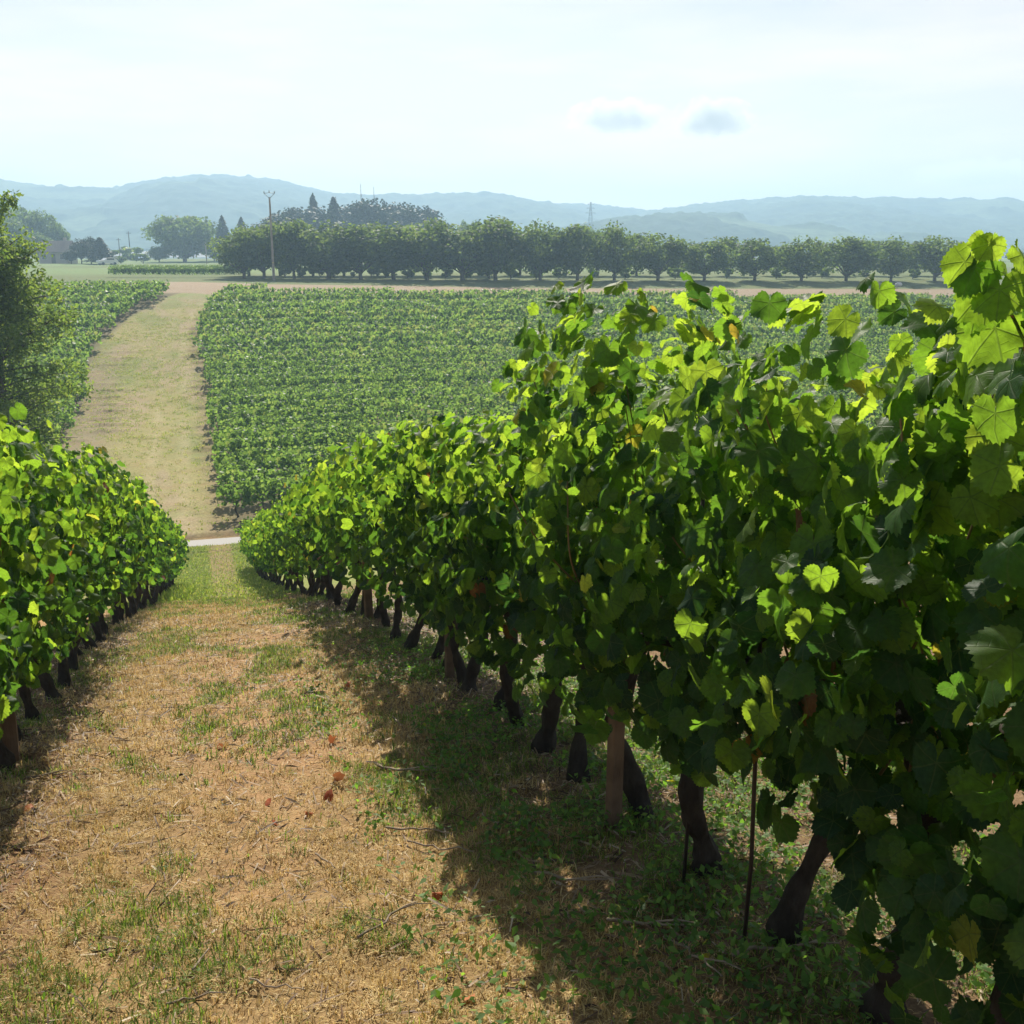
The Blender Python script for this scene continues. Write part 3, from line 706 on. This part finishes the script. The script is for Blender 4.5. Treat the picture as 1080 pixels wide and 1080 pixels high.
b = atx(107, 250); b[2] = float(gz(250)); plant_tree('cypress', CON[1], b, 'dark narrow cypress right of the house', 'tree', None, (.95, .95, (at(107, 250, 250)[2] - b[2]) / 14))
for i, (px, top, Y, w) in enumerate([(122, 262, 280, 22), (138, 258, 320, 34), (150, 266, 270, 24), (128, 270, 262, 18)]):
    far_tree(px, top, Y, w, ['light green bush right of the cypress', 'hazy grey green thicket beneath the hill', 'bright round bush left of the dome-shaped tree', 'low bush in front of the hazy thicket'][i], SHRUB[i % 3], 1.65, 2.7, 'bush', 'bush')
for px, top, Y, w, lab in ((490, 230, 260, 24, 'hazy round tree peeking over the walnuts near the middle'), (618, 235, 300, 26, 'hazy tree below the distant pylon'), (632, 240, 280, 22, 'hazy tree just right of the distant pylon'), (1022, 262, 240, 20, 'grey hazy tree right of the walnut row'), (1045, 258, 250, 26, 'hazy tree at the far right behind the vine shoot'), (1070, 262, 245, 24, 'hazy tree at the right picture edge')):
    far_tree(px, top, Y, w, lab, BROAD[1], 13.2, 15)

# hedge-like line of vines beyond the tilled earth
HV = [field_mesh('quad', 10, 8, 70, .15).mesh('foliage', FIELDLEAF) for _ in range(3)]
for i, px in enumerate(np.arange(118, 262, 5.2)):
    for r_, Y in enumerate((150, 162)):
        b = atx(px + r_ * 2.3, Y); b[2] = float(ground_height(np.array(b[0]), np.array(Y)))
        o = thing('grapevine', f'tiny distant grapevine in the {"nearer" if r_ == 0 else "farther"} row beyond the tilled earth', 'grapevine', b, 'vines beyond the tilled earth', PI / 2)
        link('foliage', HV[(i + r_) % 3], o); o.scale = (.9, 1.0, .85)

# leafy tree at the left edge
def edge_tree():
    H = 13.3; m = MB(); tr = MB(); P, N = [], []
    tt = np.linspace(0, 1, 9); trunk = np.stack([.5 * np.sin(tt * 2.2), .2 * np.sin(tt * 4), -.3 + (H * .82) * tt], -1)
    tube(tr, trunk, .20 * (1.15 - tt) + .015, 9, .1)
    for k in range(115):
        t0 = RNG.uniform(.04, .98); b = np.array([np.interp(t0, tt, trunk[:, i]) for i in range(3)])
        a = RNG.uniform(0, 6.28); ln = (1.5 + 8.6 * t0 * (1 - t0)) * RNG.uniform(.55, 1.0)
        d = np.array([math.cos(a), math.sin(a), RNG.uniform(.15, .85)]); s = np.linspace(0, 1, 6)[:, None]
        pts = b + d * s * ln + np.array([0, 0, -.12]) * (s * ln) ** 2 * .4
        tube(tr, pts, np.linspace(.05, .008, 6), 5, 0, False)
        for q in range(15):
            c = pts[RNG.integers(1, 6)] + RNG.normal(0, .24, 3); nn = 24
            dv = RNG.normal(0, .15, (nn, 3)); P.append(c + dv); N.append(dv * 3 + RNG.normal(0, .6, (nn, 3)) + [0, 0, .5])
    # the long leader that leans right above the crown
    s = np.linspace(0, 1, 12)[:, None]; lead = trunk[-1] + np.array([1.4, -.1, 2.2]) * s + np.array([-.25, 0, 0]) * np.sin(s * 3)
    tube(tr, lead, np.linspace(.035, .006, 12), 5, 0, False)
    for q in range(70):
        c = lead[RNG.integers(1, 12)] + RNG.normal(0, .13, 3); dv = RNG.normal(0, .11, (12, 3)); P.append(c + dv); N.append(dv * 3 + RNG.normal(0, .6, (12, 3)))
    P = np.concatenate(P); N = np.concatenate(N); n = len(P)
    add_leaves(m, 'slim', P, N, RNG.normal(0, 1, (n, 3)), RNG.uniform(.07, .14, n), np.clip(RNG.normal(.56, .25, n), 0, 1))
    root = thing('broadleaf_tree', 'loose leafy tree with a leaning top shoot at the left picture edge', 'tree', (0, 0, 0))
    link('crown', m.mesh('crown', BUSHLEAF), root); link('trunk', tr.mesh('trunk', TBARK), root)
    return root
et = edge_tree(); b = atx(-28, 46.0); et.location = (float(b[0]), 46.0, float(gz(46.0)))

# ------------------------------------------------------------------ house, poles, pylon, small things far away
def house():
    b = atx(62, 262); root = thing('house', 'low pale house with a greyish tiled roof among the hazy trees', 'house', (b[0], 262, gz(262)), None, -.25)
    w, d, hh = 6.4, 6.0, 2.7
    m = MB(); box(m, (0, 0, hh / 2 - .2), (w, d, hh + .4))
    V = [[-w / 2, -d / 2 + .02, hh], [-w / 2, d / 2 - .02, hh], [-w / 2, 0, hh + 2.1], [w / 2, -d / 2 + .02, hh], [w / 2, d / 2 - .02, hh], [w / 2, 0, hh + 2.1]]
    m.add(V, [[0, 2, 1], [3, 4, 5]]); link('wall', m.mesh('wall', plain('render', (.42, .38, .33), .9, 0, .15, 2), False), root)
    m = MB()
    for s in (-1, 1):
        a = np.array([[-w / 2 - .4, s * (d / 2 + .5), hh - .28], [w / 2 + .4, s * (d / 2 + .5), hh - .28], [w / 2 + .4, 0, hh + 2.22], [-w / 2 - .4, 0, hh + 2.22]]); bb = a + [0, 0, .16]
        V = np.concatenate([a, bb]); T = [[0, 1, 2], [0, 2, 3], [4, 6, 5], [4, 7, 6], [0, 4, 5], [0, 5, 1], [1, 5, 6], [1, 6, 2], [2, 6, 7], [2, 7, 3], [3, 7, 4], [3, 4, 0]]
        m.add(V, T)
    t = NT('roof_tiles'); wv = t.n('ShaderNodeTexWave', {'Scale': 5.0, 'Distortion': .3}, wave_type='BANDS', bands_direction='X').outputs['Fac' if False else 1]
    c = t.mix(t.noise(3, t.obj(), 4), (.20, .16, .14), (.32, .26, .23))
    rf = link('roof', m.mesh('roof', t.surf(t.pr(c, .85, .2, t.bump(wv, .6, .05))), False), root)
    m = MB(); box(m, (1.7, .4, hh + 2.4), (.6, .5, 1.3)); link('chimney', m.mesh('chimney', bpy.data.materials['render'], False), rf)
    GL = plain('dark_glass', (.03, .035, .04), .15); WF = plain('white_frame', (.6, .6, .58), .6)
    for x in (-2.0, 2.0):
        m = MB(); box(m, (x, -d / 2 - .03, 1.5), (1.1, .06, 1.3)); f = link('window', m.mesh('window', WF, False), root)
        m = MB(); box(m, (x, -d / 2 - .07, 1.5), (.9, .04, 1.1)); link('pane', m.mesh('pane', GL, False), f)
    m = MB(); box(m, (0, -d / 2 - .03, 1.05), (.95, .06, 2.1)); link('door', m.mesh('door', plain('door_paint', (.12, .10, .09), .5), False), root)
house()

def utility_pole():
    Y = 128.5; b = gp(289, 296); b[2] = float(ground_height(np.array(b[0]), np.array(b[1])))
    h = at(285.5, 208, b[1])[2] - b[2]
    root = thing('utility_pole', 'tall pale utility pole with V-shaped top arms in front of the walnuts', 'utility pole', b)
    m = MB(); box(m, (0, 0, h / 2 - .3), (.27, .25, h + .6), .3, .6); link('pole', m.mesh('pole', PALEWOOD, False), root)
    rt = np.array([math.cos(math.radians(YAW)), -math.sin(math.radians(YAW)), 0])
    for s in (-1, 1):
        m = MB(); p0 = np.array([0, 0, h - .15]); p1 = rt * s * .65 + [0, 0, h + .45]
        tube(m, [p0, p1], .028, 6); a = link('arm', m.mesh('arm', STEEL), root)
        m = MB(); tube(m, [p1, p1 + [0, 0, .12], p1 + [0, 0, .3]], [.05, .07, .03], 8); link('insulator', m.mesh('insulator', plain('porcelain', (.3, .33, .34), .2)), a)
    m = MB(); p0 = -rt * .65 + [0, 0, h + .45]; p1 = rt * .65 + [0, 0, h + .45]
    tube(m, [p0, [0, 0, h + .55], p1], .03, 6); a = link('crossbar', m.mesh('crossbar', STEEL), root)
    m = MB(); tube(m, [(0, 0, h + .53), (0, 0, h + .68), (0, 0, h + .85)], [.05, .07, .03], 8); link('insulator', m.mesh('insulator', bpy.data.materials['porcelain']), a)
    m = MB(); box(m, (0, -.19, 2.2), (.22, .03, .16)); link('warning_plate', m.mesh('warning_plate', plain('plate', (.5, .45, .2), .5), False), root)
utility_pole()
def thin_pole(px, top, Y, label, r=.11, name='utility_pole', cat='utility pole', mat=PALEWOOD, base=None, arm=True):
    b = atx(px, Y); b[2] = float(gz(Y)) if base is None else base; h = at(px, top, Y)[2] - b[2]
    root = thing(name, label, cat, b); m = MB(); tube(m, [(0, 0, -.4), (0, 0, h * .5), (0, 0, h)], [r * 1.3, r, r * .75], 8); link('pole', m.mesh('pole', mat), root)
    if not arm: return
    m = MB(); box(m, (0, 0, h - .5), (1.4, .1, .12)); link('crossarm', m.mesh('crossarm', mat, False), root)
thin_pole(218, 256, 262, 'short pale pole in front of the dome-shaped tree', .13)
thin_pole(138, 244, 330, 'distant thin dark pole over the hazy thicket', .14, mat=TBARK)
thin_pole(127, 251, 330, 'shortest hazy pole between the cypress and the thicket', .12, mat=TBARK)
thin_pole(650, 232, 215, 'dark bare post sticking up above the walnut row', .16, mat=METAL, arm=False)
for px, top, lab in ((383, 194, 'left one of two thin radio masts over the conifers'), (396.5, 197, 'right one of two thin radio masts over the conifers')):
    Y = 620; b = atx(px, Y); h = at(px, top, Y)[2] - b[2]; root = thing('radio_mast', lab, 'mast', b)
    m = MB(); tube(m, [(0, 0, 0), (0, 0, h * .6), (0, 0, h)], [.35, .28, .14], 6); link('mast', m.mesh('mast', METAL), root)
    for k in (.7, .85):
        m = MB(); tube(m, [(.3, -.3, h * k - .8), (.3, -.3, h * k + .8)], .25, 8); link('antenna', m.mesh('antenna', STEEL), root)
def pylon():
    Y = 760; b = atx(622, Y); top = at(622, 213, Y)[2]; base = at(622, 246, Y)[2] - 6; h = top - base
    root = thing('electricity_pylon', 'hazy steel lattice pylon standing in front of the far hills', 'pylon', (b[0], Y, base))
    m = MB(); w0 = 2.6
    lev = np.linspace(0, 1, 9); wid = w0 * (1 - lev) ** 1.2 + .25
    cs = [np.array([[sx * w, sy * w, z * h] for sx, sy in ((-1, -1), (1, -1), (1, 1), (-1, 1))]) for w, z in zip(wid, lev)]
    for i in range(8):
        for k in range(4):
            tube(m, [cs[i][k], cs[i + 1][k]], .16, 4, 0, False); tube(m, [cs[i][k], cs[i + 1][(k + 1) % 4]], .09, 4, 0, False); tube(m, [cs[i][(k + 1) % 4], cs[i + 1][k]], .09, 4, 0, False)
    link('tower', m.mesh('tower', METAL), root)
    for z, w in ((.72, 4.2), (.84, 3.4), (.94, 2.6)):
        m = MB(); tube(m, [(-w, 0, z * h), (w, 0, z * h)], .15, 4); tube(m, [(-w, 0, z * h), (0, 0, z * h + 1.3), (w, 0, z * h)], .1, 4); link('crossarm', m.mesh('crossarm', METAL), root)
pylon()
def car():
    b = atx(113, 236); root = thing('parked_car', 'tiny white car parked beyond the tilled earth by the cypress', 'car', (b[0], 236, gz(236)), None, .5)
    m = MB(); prof = np.array([[-2, .35], [-2.05, .75], [-1.9, .95], [-.9, 1.02], [-.35, 1.45], [1.2, 1.5], [1.95, 1.0], [2.05, .55], [1.95, .32]])
    for s in (-1, 1): pass
    n = len(prof); V = np.concatenate([np.stack([prof[:, 0], np.full(n, -.85 + .12 * 0), prof[:, 1]], -1), np.stack([prof[:, 0], np.full(n, .85), prof[:, 1]], -1)])
    T = []
    for i in range(n): j = (i + 1) % n; T += [[i, j, n + j], [i, n + j, n + i]]
    for i in range(1, n - 1): T += [[0, i + 1, i], [n, n + i, n + i + 1]]
    m.add(V, T); link('body', m.mesh('body', plain('white_paint', (.75, .75, .74), .3, 0, .05), False), root)
    for x in (-1.25, 1.25):
        for y in (-.8, .8):
            m = MB(); tube(m, [(x, y - .1, .3), (x, y + .1, .3)], .31, 14); link('wheel', m.mesh('wheel', plain('rubber', (.02, .02, .02), .8)), root)
    for s in (-1, 1):
        m = MB(); box(m, (.35, s * .862, 1.22), (1.6, .02, .32)); link('side_window', m.mesh('side_window', bpy.data.materials['dark_glass'], False), root)
car()
for px, lab, c, nm, r in ((936, 'small dark bundle lying at the field edge beside a white one', (.02, .02, .022), 'dark_bundle', .38), (950, 'small white bundle lying at the field edge under the walnuts', (.75, .74, .72), 'white_bundle', .42)):
    b = atx(px, 119.5); b[2] = float(ground_height(np.array(b[0]), np.array(b[1])))
    m = MB(); blob(m, (0, 0, r * .5), (r * 1.25, r * .8, r * .75), 0, .12, 9, 14); blob(m, (r * .8, .1, r * .4), (r * .6, r * .5, r * .5), 0, .12)
    tag(link('bundle', m.mesh(nm, plain(nm, c, .6, 0, .15)), None, b), lab, 'bundle')

# ------------------------------------------------------------------ grass, weeds, litter on the near ground
def scatter(n, x0, x1, y0, y1, dens):
    x = RNG.uniform(x0, x1, n); y = y0 + (y1 - y0) * RNG.random(n); k = RNG.random(n) < dens(x, y); x, y = x[k], y[k]
    u, v, d = proj(np.stack([x, y, gz(y)], -1)); k = (u > -260) & (u < 1340) & (v < 1400)
    return x[k], y[k]
def blades(mb, x, y, ln, w, lay, tint):
    n = len(x); z = ground_height(x, y) - .004; a = RNG.uniform(0, 6.28, n); d = np.stack([np.cos(a), np.sin(a), 0 * a], -1)
    sd_ = np.stack([-np.sin(a), np.cos(a), 0 * a], -1); up = np.array([0, 0, 1.])
    p = np.stack([x, y, z], -1); l1 = (1 - lay)[:, None]; l2 = lay[:, None]; L_ = ln[:, None]; W_ = w[:, None]
    mid = p + L_ * (.55 * (up * l1 + d * l2 * .7)); tip = mid + L_ * .5 * (up * l1 * .5 + d * (l2 + .25))
    V = np.stack([p - sd_ * W_, p + sd_ * W_, mid - sd_ * W_ * .8, mid + sd_ * W_ * .8, tip], 1).reshape(-1, 3)
    i = np.arange(n)[:, None, None] * 5 + np.array([[0, 1, 3], [0, 3, 2], [2, 3, 4]])[None]
    mb.add(V, i.reshape(-1, 3), tint=np.repeat(tint, 5))
def grass_mat(name, stops, tr, tf=.3):
    t = NT(name); c = t.ramp(t.attr('tint'), stops)
    return t.surf(t.n('ShaderNodeMixShader', {0: tf, 1: t.pr(c, .6, .25), 2: t.n('ShaderNodeBsdfTranslucent', {'Color': t.mix(1.0, c, tr, 'MULTIPLY')}).outputs[0]}).outputs[0])
STRAW = grass_mat('dry_grass', [(0, (.22, .14, .06)), (.4, (.52, .37, .15)), (.75, (.70, .55, .25)), (1, (.78, .67, .42))], (1.2, 1.1, .9))
GREEN = grass_mat('green_grass', [(0, (.06, .10, .025)), (.5, (.13, .19, .04)), (.85, (.22, .27, .06)), (1, (.36, .33, .12))], (2.0, 2.2, 1.0), .4)
WEED = grass_mat('weed_leaf', [(0, (.05, .10, .03)), (.5, (.10, .19, .045)), (.9, (.19, .28, .07)), (1, (.35, .30, .05))], (2.6, 2.8, 1.0), .45)
lanemask = lambda x: sm(-1.25, -.75, x) * sm(1.35, .95, x)
greenpatch = lambda x, y: sm(.46, .64, fbm(x * 2.3, y * 1.7, 43))
bare = lambda x, y: sm(.47, .63, fbm(x * .7, y * .5, 41)) * sm(-.7, .2, x)
mb = MB()
def tufts(nt, per, x0, x1, y0, y1, dens, r):
    x, y = scatter(nt, x0, x1, y0, y1, dens); k = np.repeat(np.arange(len(x)), per)
    return x[k] + RNG.normal(0, 1, len(k)) * r, y[k] + RNG.normal(0, 1, len(k)) * r
for nt, y0, y1, k in ((5200, 1.1, 4.5, 1), (5200, 4.5, 10, 1.2), (4200, 10, 18, 1.5)):
    x, y = tufts(nt, 16, -2.0, 2.0, y0, y1, lambda x, y: lanemask(x) * (1 - .8 * bare(x, y)), .022 * k)
    q = len(x); blades(mb, x, y, RNG.uniform(.025, .07, q) * k, .0016 * k * k * RNG.uniform(.6, 1.3, q), RNG.uniform(.1, .9, q), np.clip(RNG.normal(.52, .2, q), 0, 1))
for n, y0, y1, k, w in ((260000, 1.1, 4.2, 1, .0014), (150000, 4.2, 9, 1.25, .0022), (80000, 9, 18, 1.6, .0045)):
    x, y = scatter(n, -2.2, 2.2, y0, y1, lambda x, y: (.25 + .75 * lanemask(x)) * (1 - .55 * bare(x, y)) * (.25 + .75 * sm(.3, .65, fbm(x * 5, y * 5, 61))))
    q = len(x); blades(mb, x, y, RNG.uniform(.018, .055, q) * k, w * RNG.uniform(.6, 1.3, q), RNG.uniform(.35, 1.0, q), np.clip(RNG.normal(.5, .22, q), 0, 1))
tag(link('dry_grass', mb.mesh('dry_grass', STRAW)), 'short dry golden grass covering the lane between the vine rows', 'grass', None, 'stuff')
mb = MB()
for nt, y0, y1, k in ((2600, 1.1, 4.5, 1), (3200, 4.5, 10, 1.2), (2400, 10, 18, 1.5)):
    x, y = tufts(nt, 22, -1.3, 2.0, y0, y1, lambda x, y: np.clip(.06 + .9 * greenpatch(x, y), 0, 1), .024 * k)
    q = len(x); blades(mb, x, y, RNG.uniform(.03, .075, q) * k, .0017 * k * k * RNG.uniform(.6, 1.4, q), RNG.uniform(.1, .8, q), np.clip(RNG.normal(.5, .25, q), 0, 1))
x, y = tufts(16000, 10, -9, 8, 41.3, 119, lambda x, y: sm(120, 95, y) * (.25 + .75 * sm(.45, .6, fbm(x * .4, y * .25, 97))), .10)
l_, r_ = strip_edges(y); k_ = (x > l_) & (x < r_); x, y = x[k_], y[k_]
q = len(x); blades(mb, x, y, RNG.uniform(.06, .2, q), .012 * RNG.uniform(.6, 1.5, q), RNG.uniform(.1, .9, q), np.clip(RNG.normal(.85, .2, q), 0, 1))
for n, y0, y1, k, w in ((90000, 1.1, 4.2, 1, .0019), (50000, 4.2, 9, 1.2, .003), (26000, 9, 18, 1.5, .006)):
    x, y = scatter(n, -2.2, 2.4, y0, y1, lambda x, y: np.clip(.03 + .9 * greenpatch(x, y) * sm(-1.0, -.4, x) + .45 * sm(.8, 1.2, x) * sm(.4, .6, fbm(x * 3, y * 3, 71)), 0, 1) * sm(.38, .58, fbm(x * 6, y * 6, 63)))
    q = len(x); blades(mb, x, y, RNG.uniform(.025, .075, q) * k, w * RNG.uniform(.6, 1.4, q), RNG.uniform(.1, .75, q), np.clip(RNG.normal(.5, .22, q), 0, 1))
x, y = scatter(60000, -1.6, 1.5, 17, 38.2, lambda x, y: .25 + .75 * sm(.30, .5, np.abs(x - .32)))
q = len(x); blades(mb, x, y, RNG.uniform(.05, .13, q), .009 * RNG.uniform(.6, 1.4, q), RNG.uniform(.1, .8, q), np.clip(RNG.normal(.78, .2, q), 0, 1))
x, y = scatter(2600, -.98, -.45, 18.5, 27, lambda x, y: 1 + 0 * x)
q = len(x); blades(mb, x, y, RNG.uniform(.12, .30, q), .010 * RNG.uniform(.6, 1.4, q), RNG.uniform(.05, .5, q), np.clip(RNG.normal(.75, .15, q), 0, 1))
tag(link('green_grass', mb.mesh('green_grass', GREEN)), 'patchy green grass tufts on the lane and along its far margins', 'grass', None, 'stuff')
mb = MB()                                                # broad leaved weeds under the right row
x, y = scatter(60000, .45, 3.0, 1.1, 8, lambda x, y: sm(.38, .54, fbm(x * 2.6, y * 2.6, 81)) * (.35 + .65 * sm(.7, 1.0, x)) * sm(9, 3, y))
q = len(x); P = np.stack([x, y, ground_height(x, y) + RNG.uniform(.005, .07, q)], -1)
add_leaves(mb, 'slim', P, RNG.normal(0, .45, (q, 3)) + [0, 0, 1], RNG.normal(0, 1, (q, 3)), RNG.uniform(.008, .022, q), np.clip(RNG.normal(.45, .2, q), 0, 1), .3)
x, y = scatter(2600, -1.4, 1.0, 1.2, 7, lambda x, y: greenpatch(x, y) * .8)
q = len(x); P = np.stack([x, y, ground_height(x, y) + RNG.uniform(.004, .03, q)], -1)
add_leaves(mb, 'slim', P, RNG.normal(0, .4, (q, 3)) + [0, 0, 1], RNG.normal(0, 1, (q, 3)), RNG.uniform(.006, .014, q), np.clip(RNG.normal(.5, .2, q), 0, 1), .3)
tag(link('weeds', mb.mesh('weeds', WEED)), 'low broad leaved green weeds spreading under the right vine row', 'weeds', None, 'stuff')
mb = MB()                                                # straw, chopped prunings and leaf crumbs
x, y = scatter(70000, -2.2, 2.4, 1.1, 12, lambda x, y: .22 + .78 * np.maximum(sm(-.55, -.8, x), sm(.8, 1.1, x)))
q = len(x); z = ground_height(x, y) + RNG.uniform(.002, .014, q); a = RNG.uniform(0, 6.28, q); ln = (.008 + .045 * RNG.random(q) ** 3) * (1 + .04 * y); w = RNG.uniform(.0010, .0028, q) * (1 + .1 * y)
d = np.stack([np.cos(a), np.sin(a), RNG.normal(0, .18, q)], -1) * ln[:, None]; s_ = np.stack([-np.sin(a), np.cos(a), RNG.normal(0, .3, q)], -1) * w[:, None]
p = np.stack([x, y, z], -1); V = np.stack([p - d - s_, p - d + s_, p + d + s_ * .6, p + d - s_ * .6, p + [0, 0, .004] + s_], 1).reshape(-1, 3)
T = (np.arange(q)[:, None, None] * 5 + np.array([[0, 4, 1], [0, 3, 4], [3, 2, 4]])[None]).reshape(-1, 3)
mb.add(V, T, tint=np.repeat(np.clip(RNG.normal(.42, .28, q), 0, 1), 5))
LIT = grass_mat('litter', [(0, (.07, .04, .025)), (.4, (.20, .12, .07)), (.75, (.36, .26, .16)), (1, (.52, .43, .32))], (1, .9, .8), .1)
tag(link('straw_litter', mb.mesh('straw_litter', LIT)), 'chopped straw and pruning litter strewn under the vine rows', 'litter', None, 'stuff')

def twig(p, q, r, label, fork=True):
    A, B = gp(*p), gp(*q); n = 9; s = np.linspace(0, 1, n)[:, None]; ln = np.linalg.norm(B - A)
    pts = A + (B - A) * s + RNG.normal(0, .012 * ln ** .5, (n, 3)) * np.sin(s * PI)
    pts[:, 2] = ground_height(pts[:, 0], pts[:, 1]) + r * 1.6 + .012
    c = pts.mean(0); m = MB(); tube(m, pts - c, np.linspace(r, r * .5, n), 6, .12)
    if fork:
        k = 5; e = pts[k] + (pts[-1] - pts[k]) * .7 + np.array([.05, -.06, .03]); tube(m, np.array([pts[k], (pts[k] + e) / 2 + [0, 0, .01], e]) - c, [r * .6, r * .5, r * .3], 5)
    tag(link('fallen_twig', m.mesh('fallen_twig', TWIG), None, c), label, 'twig', 'twigs fallen on the lane')
twig((378, 998), (442, 953), .0045, 'long bent pale twig on the lane near the right shade edge')
twig((204, 1034), (221, 1012), .004, 'short steep pale twig at the lower middle of the lane', False)
twig((176, 1066), (224, 1049), .004, 'straight dry twig at the bottom edge of the lane')
twig((264, 1043), (322, 1047), .003, 'dark thin twig lying flat at the lane bottom', False)
twig((28, 830), (72, 822), .006, 'pale dry cane lying by the left vine row')
twig((407, 879), (478, 884), .005, 'long thin cane lying level across the shade edge', False)
twig((398, 812), (452, 822), .007, 'thick forked pruning at the edge of the right row shadow')
twig((333, 905), (354, 921), .004, 'short pale twig in the dry grass mid lane', False)
twig((640, 985), (720, 1000), .006, 'brown pruning lying in the shade below the right row')
twig((770, 1040), (860, 1028), .006, 'pale pruning lying in sun behind the nearest trunks')
twig((700, 1010), (760, 1060), .005, 'crooked pruning among the weeds under the right row')
twig((430, 895), (500, 905), .004, 'thin dark cane half inside the right row shadow', False)
twig((560, 930), (640, 945), .006, 'dark pruning deep in the shade of the right row')
t = NT('red_dry_leaf'); c = t.ramp(t.attr('tint'), [(0, (.30, .07, .03)), (.5, (.46, .13, .045)), (1, (.42, .22, .09))])
DRY = t.surf(t.n('ShaderNodeMixShader', {0: .25, 1: t.pr(c, .6, .2), 2: t.n('ShaderNodeBsdfTranslucent', {'Color': c}).outputs[0]}).outputs[0])
for i, (px, py) in enumerate([(350, 783), (354, 826), (280, 847), (296, 870), (345, 851), (104, 707), (456, 944), (486, 1053), (30, 863), (368, 726), (361, 693), (230, 792), (320, 862), (392, 838)]):
    p = gp(px, py); p[2] = float(ground_height(np.array(p[0]), np.array(p[1]))) + .022
    m = MB(); k = 3 if i < 4 else 2
    off = RNG.normal(0, .012, (k, 3)) * [1, 1, .4]
    add_leaves(m, 'mid', off[:1], RNG.normal(0, .4, (1, 3)) + [0, 0, 1], RNG.normal(0, 1, (1, 3)), np.array([.025]), RNG.uniform(.1, .9, 1), 1.1)
    lab = 'curled dry orange-red vine leaf lying on the grassy lane'
    tag(link('fallen_leaf', m.mesh('fallen_leaf', DRY), None, p), lab, 'leaf', 'dry leaves fallen on the lane')

# the tall shoot at the right edge of the picture
m = MB(); b = at(1085, 420, 1.0); tip = at(1048, 262, 1.02); s = np.linspace(0, 1, 9)[:, None]
pts = b + (tip - b) * s + np.array([.012, 0, 0]) * np.sin(s * 5)
root = thing('vine_shoot', 'tall leafy vine shoot rising at the right picture edge above the row', 'shoot', pts[0])
tube(m, pts - pts[0], np.linspace(.0028, .0014, 9), 6, 0, False); link('cane', m.mesh('cane', CANE), root)
m = MB(); f = np.array([.25, .42, .55, .66, .76, .86, .95, .99, .35, .6, .72, .82, .9, .97, .48, .68]); q = len(f)
P = np.stack([np.interp(f, s[:, 0], pts[:, k] - pts[0][k]) for k in range(3)], -1)
sg = np.where(np.arange(q) % 2 == 0, 1., -1.); P = P + np.stack([sg * .028, RNG.normal(0, .02, q), .01 + 0 * sg], -1)
add_leaves(m, 'hi', P, np.stack([sg * .5 - .2, RNG.normal(-.6, .3, q), .4 + 0 * sg], -1), np.stack([sg * .5, RNG.normal(0, .3, q), -.8 + 0 * sg], -1), np.array([.08, .085, .08, .075, .07, .055, .04, .03, .08, .07, .075, .065, .055, .04, .08, .07]) * .56, np.array([.4, .6, .3, .65, .5, .7, .7, .8, .25, .5, .62, .4, .74, .8, .3, .68]))
link('foliage', m.mesh('foliage', VINE), root)

# ------------------------------------------------------------------ clouds and haze
def cloud(px, py, wpx, hpx, lobes, label, dens):
    D = 3800; c = at(px, py, D); s = D / F; rt = np.array([math.cos(math.radians(YAW)), -math.sin(math.radians(YAW)), 0])
    m = MB(); blob(m, (0, 0, 0), (wpx * s * .75, wpx * s * .6, hpx * s * 1.1), 0, 0, 17, 28)
    t = NT('cloud_vapour'); P = t.n('ShaderNodeTexCoord').outputs['Object']
    sc3 = t.n('ShaderNodeMapping', {0: P, 3: (1 / (wpx * s * .62), 1 / (wpx * s * .5), 1 / (hpx * s * .95))}).outputs[0]
    ln = t.n('ShaderNodeVectorMath', {0: sc3}, operation='LENGTH').outputs['Value']
    nz = t.noise(.020, t.n('ShaderNodeMapping', {0: P, 1: (px * 3.1, px, 0)}).outputs[0], 6, .62); sep = t.n('ShaderNodeSeparateXYZ', {0: sc3}).outputs[2]
    flat = t.n('ShaderNodeMapRange', {0: sep, 1: -.75, 2: -.25, 3: 0.0, 4: 1.0}).outputs[0]
    d = t.math('SUBTRACT', t.math('ADD', t.math('SUBTRACT', 1.0, ln), t.math('MULTIPLY', t.math('SUBTRACT', nz, .5), 2.6)), .0)
    d = t.math('MULTIPLY', t.math('MULTIPLY', t.math('MINIMUM', t.math('MAXIMUM', d, 0.0), .3), flat), dens)
    v = t.n('ShaderNodeVolumePrincipled', {'Color': (.82, .83, .83, 1), 'Density': d, 'Anisotropy': .3})
    t.t.links.new(v.outputs[0], t.out.inputs['Volume']); t.m.cycles.homogeneous_volume = False
    o = link('cloud', m.mesh('cloud', t.m), None, c); o.rotation_euler = (0, 0, -math.radians(YAW)); tag(o, label, 'cloud', 'small clouds')
cloud(652, 126, 84, 22, 5, 'flat elongated grey cloud, the left one of the small pair', .05)
cloud(752, 128, 68, 26, 4, 'puffy grey cloud with a bright rim, the right one of the small pair', .06)
cloud(1035, 186, 130, 20, 4, 'faint wide grey cloud low over the hills at the right picture edge', .02)
m = MB(); box(m, (0, 880, 60), (4200, 2280, 150))
for o in list(COL.objects): pass
t = NT('haze'); v = t.n('ShaderNodeVolumePrincipled', {'Color': (.50, .735, .98, 1), 'Density': .00085, 'Anisotropy': .25})
t.t.links.new(v.outputs[0], t.out.inputs['Volume']); t.m.cycles.homogeneous_volume = True
hz = link('haze', m.mesh('haze', t.m, False)); tag(hz, None, None, kind='stuff')
